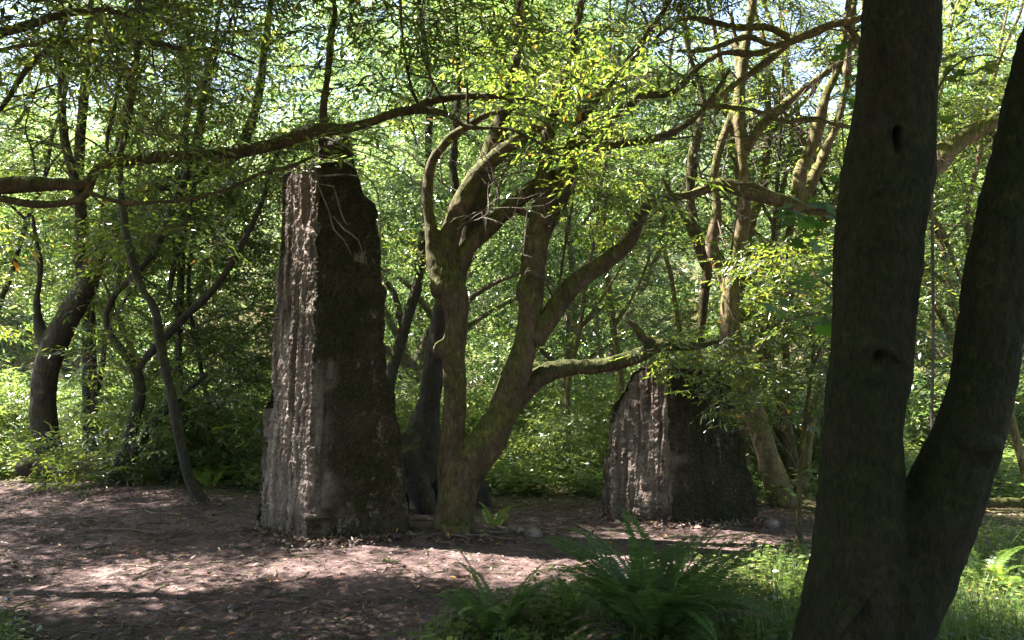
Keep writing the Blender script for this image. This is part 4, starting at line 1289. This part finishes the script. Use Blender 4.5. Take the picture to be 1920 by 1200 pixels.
P, g = scatter_ground(38000, -1.4, 5.6, 3.6, 8.2, 71, grass_keep)
gn = fbm(P * np.array([1.5, 1.5, 0]) + 40, 3)
P, gn = P[gn > -.2], gn[gn > -.2]
n = len(P)
h = g.uniform(.04, .2, n) * np.where(g.random(n) < .1, 1.7, 1) * (.7 + 1.1 * np.clip(gn + .1, 0, 1))
th = g.uniform(0, 6.283, n); ln_ = g.uniform(.2, 1.0, n)
tv = np.array([[0, -.0028, 0], [0, .0028, 0], [.22, .0020, .62], [.22, -.0020, .62], [.62, .0004, 1.0], [.62, -.0004, 1.0]])
tq = np.array([[0, 1, 2, 3], [3, 2, 4, 5]])
V = np.repeat(tv[None], n, 0)
V[:, :, 0] *= (h * ln_)[:, None]; V[:, :, 2] *= h[:, None]
c, s = np.cos(th)[:, None], np.sin(th)[:, None]
V = np.stack([V[:, :, 0] * c - V[:, :, 1] * s, V[:, :, 0] * s + V[:, :, 1] * c, V[:, :, 2]], 2) + P[:, None, :]
Q = (tq[None] + (np.arange(n) * 6)[:, None, None]).reshape(-1, 4)
tag(put("grass", np_mesh("grass", V.reshape(-1, 3), Q, np.repeat(g.random(n), 2)), M['grass']), kind="stuff")


def low_spray(seed, nl=14, L=.05, W=.036, h=.16):
    g = np.random.default_rng(seed); V, Q, R = [], [], []; b = 0
    for k in range(nl):
        th = g.uniform(0, 6.283); t = (k + .5) / nl
        p = np.array([g.normal(0, .05), g.normal(0, .05), h * t])
        v, q = leaf_shape(L * g.uniform(.6, 1.2), W * g.uniform(.7, 1.1), True)
        v = v @ rot_to(np.array([[math.cos(th), math.sin(th), g.uniform(-.3, .3)]]), np.array([[g.normal(0, .3), g.normal(0, .3), 1]]))[0].T + p
        V.append(v); Q.append(q + b); R.append(np.full(len(q), g.random() * .93)); b += len(v)
    return np.vstack(V), np.vstack(Q), np.concatenate(R), np.zeros(sum(len(q) for q in Q), int)


LOW = [low_spray(k) for k in range(3)]


def low_cover(name, P, scale, seed, mat='leaf_low'):
    g = np.random.default_rng(seed)
    n = len(P); th = g.uniform(0, 6.283, n)
    Rm = rot_to(np.stack([np.cos(th), np.sin(th), 0 * th], 1), np.stack([g.normal(0, .12, n), g.normal(0, .12, n), np.ones(n)], 1)) * (scale * g.uniform(.5, 1.3, n))[:, None, None]
    ch = g.integers(0, 3, n); V, Q, R = [], [], []; b = 0
    for k in range(3):
        s = np.where(ch == k)[0]; tv, tq, tr, _ = LOW[k]
        vv = np.einsum('nij,vj->nvi', Rm[s], tv) + P[s][:, None, :]
        V.append(vv.reshape(-1, 3)); Q.append((tq[None] + (np.arange(len(s)) * len(tv))[:, None, None]).reshape(-1, 4) + b)
        R.append(np.clip(tr[None] + g.uniform(-.2, .2, len(s))[:, None], 0, 1).ravel()); b += vv.shape[0] * vv.shape[1]
    return put(name, np_mesh(name, np.vstack(V), np.vstack(Q), np.concatenate(R)), M[mat])


P, g = scatter_ground(2300, -1.4, 5.6, 3.8, 8.0, 73, grass_keep)
tag(low_cover("ground_cover", P, 1.0, 1, 'leaf_low'), kind="stuff")
P, g = scatter_ground(260, -3.6, -2.6, 4.2, 5.4, 74)
tag(low_cover("weeds", P[(P[:, 0] + 2.9) * 1.2 + (P[:, 1] - 4.9) < -.1], .9, 2, 'leaf_low'), kind="stuff")
# lush growth behind the path and through the wood
P, g = scatter_ground(26000, -16, 17, 9.5, 30, 75, lambda x, y: ~path_mask(x, y) & (y > np.interp(x, [-16, -6, -3, -1, 1, 3.2, 4, 17], [12.3, 12.2, 10.9, 10.2, 10.4, 9.6, 8.6, 8])))
P = P[fbm(P * np.array([.8, .8, 0]), 2) + g.normal(0, .15, len(P)) > -.12]
tag(low_cover("undergrowth", P, 1.9, 3, 'leaf_low'), kind="stuff")

# ================================================================== SMALL THINGS ON THE GROUND
def log(label, rows, Y, name="fallen_log", mat='deadwood', blobs=(), voxel=.02):
    L = px_line(rows, Y)
    o = put(name, organic(name, [L], voxel, blobs, .015, 7), M[mat])
    return tag(o, label, "log" if 'log' in name else "branch")


log("dark broken log with a knotted root end at the foot of the thick curved trunk", [(42, 872, 34), (60, 876, 30), (90, 880, 22), (130, 884, 18)], 12.0, mat='bark_left', blobs=[blob(52, 876, 12.0, 44, .8)])
log("long fallen branch lying on the ground behind the twin-stemmed tree", [(900, 985, 6), (960, 978, 7), (1020, 977, 7), (1080, 972, 6), (1130, 968, 5)], 8.75, "fallen_branch")
log("mossy fallen log seen low to the right of the dark forked trunk", [(1780, 948, 16), (1850, 944, 19), (1900, 942, 16), (1960, 938, 12)], 9.6, mat='bark_moss')
log("dark half-buried log left of the short ruin", [(1000, 962, 10), (1060, 958, 13), (1110, 960, 9)], 9.7, mat='bark_left')
log("grey crooked dead branch in the grass right of the large fern", [(1392, 1094, 7), (1420, 1108, 10), (1455, 1112, 11), (1490, 1116, 9), (1540, 1118, 6)], 5.85, "fallen_branch")
log("thin brown dead branch below the grey one in the grass", [(1375, 1130, 5), (1420, 1126, 6), (1460, 1130, 5), (1500, 1140, 3)], 5.6, "fallen_branch")
log("short dark stick lying on the sunlit path", [(714, 1050, 8), (730, 1053, 9), (748, 1057, 6), (760, 1058, 4)], 6.75, "stick")
log("pale dead branch in the grass right of the dark forked trunk", [(1840, 1000, 6), (1852, 1015, 8), (1858, 1030, 6), (1880, 1036, 4)], 7.2, "fallen_branch")
g = np.random.default_rng(77)
SPT = [(1090, 985), (1180, 1000), (1330, 1010), (1410, 1020), (1450, 1050), (1350, 1060), (1480, 1075), (940, 1000), (900, 1012), (1010, 990), (1820, 985), (1880, 1000), (1850, 1080), (1420, 985), (300, 965), (430, 965), (250, 1000), (820, 1020)]
for k, (px, py) in enumerate(SPT):
    c = ground(px, py); a = g.uniform(-.6, .6) + (0 if k % 3 else 1.2); l = g.uniform(.25, .65); d = np.array([math.cos(a), math.sin(a), 0])
    pts = []
    for t_ in (-1, -.5, 0, .5, 1):
        q = c + d * l * t_ / 2 * 1.6 + np.array([g.normal(0, .03), g.normal(0, .03), 0]); q[2] = hz(q[0], q[1]) + .02 + .02 * g.random()
        pts.append((*q, .011 * (1.15 - .35 * (t_ + 1))))
    br = [tuple(pts[2])[:3] + (.006,), (pts[2][0] + g.normal(0, .12), pts[2][1] + g.normal(0, .12), pts[2][2] + .06, .003)]
    o = put("stick", tubes_mesh("stick", [pts, br], 7, .05, wob=.012), M['deadwood'])
    tag(o, "broken dead stick lying on the leaf litter around the ruins", "stick", "dead sticks on the ground")
for k, (px, py, Y, w_, lab) in enumerate(((972, 1003, 7.95, 26, "small reddish stone beside the twin-stemmed tree"), (1000, 1006, 7.85, 34, "larger pale mossy stone beside the twin-stemmed tree"), (1445, 985, 8.5, 30, "dark stone at the right foot of the short ruin"), (42, 1126, 5.5, 22, "dark lump of bark on the path at lower left"), (945, 975, 8.8, 22, "small pale stone behind the twin-stemmed tree"))):
    p = at(px, py, Y); r = wr(w_, Y); p[2] = hz(p[0], p[1]) + r * .25
    tag(put("stone", rock_mesh("stone", p, (r, r * .8, r * .6), 20 + k, 3), M['concrete'] if k != 3 else M['deadwood']), lab, "stone")

# ================================================================== THE WOOD BEHIND
def wood_tree(seed, H, R, n):
    g = np.random.default_rng(seed)
    lines = []
    p = np.array([0, 0, -.3]); pts = []
    lean = g.normal(0, .12, 2)
    for k in range(9):
        z = H * .75 * k / 8
        pts.append((lean[0] * z + .22 * math.sin(k * 1.1 + seed), lean[1] * z + .22 * math.cos(k * .9 + seed), z - .3, .15 * (1 - .75 * k / 8)))
    lines.append(pts)
    for k in range(9):
        i = int(g.integers(2, 8)); q = np.array(pts[i][:3]); a = g.uniform(0, 6.283)
        d = np.array([math.cos(a), math.sin(a), g.uniform(.3, 1.0)]); L = R * g.uniform(.6, 1.1)
        lines.append([(*q, pts[i][3] * .6), (*(q + d * L * .5 + [0, 0, .1]), pts[i][3] * .4), (*(q + d * L), .015)])
    nc = n // 26
    c = np.stack([g.normal(0, R * .5, nc), g.normal(0, R * .5, nc), g.uniform(.08, 1, nc) ** .9 * H], 1)
    rr = np.hypot(c[:, 0], c[:, 1]); lim = R * np.sin(np.clip(c[:, 2] / H, .12, .97) * math.pi) ** .5 * 1.1
    c[:, :2] *= np.minimum(1, lim / (rr + 1e-6))[:, None]
    c[:, 0] += lean[0] * c[:, 2]; c[:, 1] += lean[1] * c[:, 2]
    P = c[g.integers(0, nc, n)] + g.normal(0, .33, (n, 3)) * np.array([1.2, 1.2, .55])
    return lines, P[P[:, 2] > .25]


WOOD = []
for k, (H, R, n) in enumerate(((9, 2.3, 1500), (11, 2.6, 1900), (7.5, 2.2, 1300), (12.5, 2.4, 1900))):
    lines, P = wood_tree(k + 3, H, R, n)
    me_t = tubes_mesh("trunk", lines, 9, .2, wob=.06); me_t.materials.append(M['bark_far'])
    me_c = leaves_mesh("crown", P, SPRAY_FAR, scale=1.25, seed=k + 80); me_c.materials.append(M['leaf_far']); me_c.materials.append(M['twig'])
    WOOD.append((me_t, me_c))


def wood(k, x, y, rz, s, label, group):
    r = thing("bay_tree", label, "tree", (x, y, hz(x, y)), group)
    r.rotation_euler = (0, 0, rz); r.scale = (s, s, s)
    for nm, me in zip(("trunk", "crown"), WOOD[k]):
        o = bpy.data.objects.new(nm, me); COL.objects.link(o); o.parent = r
    return r


g = np.random.default_rng(12)
placed = []
rows = [(15, 17.5, 4), (18.5, 22, 6), (23, 29, 9), (30, 38, 11)]
for (y0, y1, cnt) in rows:
    for k in range(cnt):
        y = g.uniform(y0, y1); x = (-.80 + 1.6 * (k + g.uniform(.2, .8)) / cnt) * y
        side = "left" if x < -.25 * y else ("right" if x > .25 * y else "mid")
        lab = {"left": "leafy tree in the wood behind the slender trunks across the path", "right": "leafy tree in the bright wood behind the mossy leaning trunks", "mid": "leafy tree in the wood behind the two concrete ruins"}[side]
        if y > 22: lab = {"left": "distant leafy tree deep in the wood across the path", "right": "distant leafy tree deep in the bright wood beyond the mossy trunks", "mid": "distant leafy tree seen between the pillar and the short ruin"}[side]
        wood(int(g.integers(0, 4)), x, y, g.uniform(0, 6.283), g.uniform(.8, 1.2), lab, {"left": "trees across the path", "right": "trees in the bright wood", "mid": "trees behind the ruins"}[side] + (", far" if y > 22 else ""))

for (k, x, y, sc_) in ((3, -20, 31, 1.6), (3, -14.5, 32, 1.6), (1, -4.2, 31, 1.6), (0, -.5, 33, 1.7), (1, -24, 33, 1.6)):
    wood(k, x, y, k + x, sc_, "tall leafy tree closing the sky above the long branch", "tall trees above the long branch")

# shrubs
SH = []
for k in range(3):
    g2_ = np.random.default_rng(90 + k)
    n = 260
    v = g2_.normal(0, 1, (n, 3)); v /= np.linalg.norm(v, axis=1)[:, None]
    P = v * (g2_.random(n) ** .4)[:, None] * np.array([.85, .85, .7]) + np.array([0, 0, .65])
    me_c = leaves_mesh("foliage", P, SPRAY_FAR, scale=.8, seed=95 + k); me_c.materials.append(M['leaf_low']); me_c.materials.append(M['twig'])
    st = [[(0, 0, -.1, .014), (v[i, 0] * .3, v[i, 1] * .3, .4, .010), (v[i, 0] * .6, v[i, 1] * .6, .6 + abs(v[i, 2]) * .5, .004)] for i in range(9)]
    me_s = tubes_mesh("stems", st, 5, .1); me_s.materials.append(M['twig'])
    SH.append((me_c, me_s))


def shrub(k, x, y, s, label, group):
    r = thing("shrub", label, "shrub", (x, y, hz(x, y)), group)
    r.rotation_euler = (0, 0, x * 3.1); r.scale = (s, s, s * .95)
    for nm, me in zip(("foliage", "stems"), SH[k]):
        o = bpy.data.objects.new(nm, me); COL.objects.link(o); o.parent = r


for k in range(52):
    y = g.uniform(11.8, 23); x = (-.72 + 1.44 * (k + g.random()) / 52) * y
    side = "left" if x < -.3 * y else ("mid" if x < .12 * y else "right")
    shrub(k % 3, x, y, g.uniform(.7, 1.35), {"left": "low leafy shrub across the path among the slender trunks", "mid": "sunlit leafy shrub behind the tall pillar and twin-stemmed tree", "right": "sunlit leafy shrub behind the short ruin and mossy trunks"}[side],
          {"left": "shrubs across the path", "mid": "shrubs behind the pillar", "right": "shrubs behind the short ruin"}[side])

# the wooded hillside beyond
g = np.random.default_rng(33)
k = 1500
cx = g.uniform(-75, 75, k); cyy = g.uniform(36, 88, k)
keep = np.abs(cx) < .85 * cyy
cx, cyy = cx[keep], cyy[keep]; k = len(cx)
cz = height(cx, cyy) + g.uniform(1, 5, k)
rad = g.uniform(1.6, 3.2, k)
per = 90
v = g.normal(0, 1, (k, per, 3)); v /= np.linalg.norm(v, axis=2)[:, :, None]
P = (np.stack([cx, cyy, cz], 1)[:, None, :] + v * rad[:, None, None] * (g.random((k, per)) ** .35)[:, :, None] * np.array([1, 1, 1.1])).reshape(-1, 3)
tv, tq = leaf_shape(.42, .2, False)
n = len(P); th = g.uniform(0, 6.283, n)
Rm = rot_to(np.stack([np.cos(th), np.sin(th), g.normal(-.2, .4, n)], 1), np.stack([g.normal(0, .5, n), g.normal(0, .5, n), np.ones(n)], 1)) * g.uniform(.6, 1.6, n)[:, None, None]
V = (np.einsum('nij,vj->nvi', Rm, tv) + P[:, None, :]).reshape(-1, 3)
Q = (tq[None] + (np.arange(n) * 4)[:, None, None]).reshape(-1, 4)
tag(put("distant_forest", np_mesh("distant_forest", V, Q, np.clip(np.repeat(g.uniform(.1, .9, k), per) + g.normal(0, .1, n), 0, 1)), M['leaf_hill']), kind="stuff")

# the air of the wood: thin even haze that lets the far slope fade
bm = bmesh.new(); bmesh.ops.create_cube(bm, size=1)
me = bpy.data.meshes.new("haze"); bm.to_mesh(me); bm.free()
hz_o = bpy.data.objects.new("haze", me); COL.objects.link(hz_o)
hz_o.scale = (420, 340, 112); hz_o.location = (0, 70, 53)
m, t, out = newmat("haze")
pv = N(t, "ShaderNodeVolumePrincipled")
pv.inputs["Color"].default_value = (.88, .92, 1, 1); pv.inputs["Density"].default_value = 0.0003; pv.inputs["Anisotropy"].default_value = 0.2
t.links.new(pv.outputs[0], out.inputs[1])
me.materials.append(m)
tag(hz_o, kind="stuff")
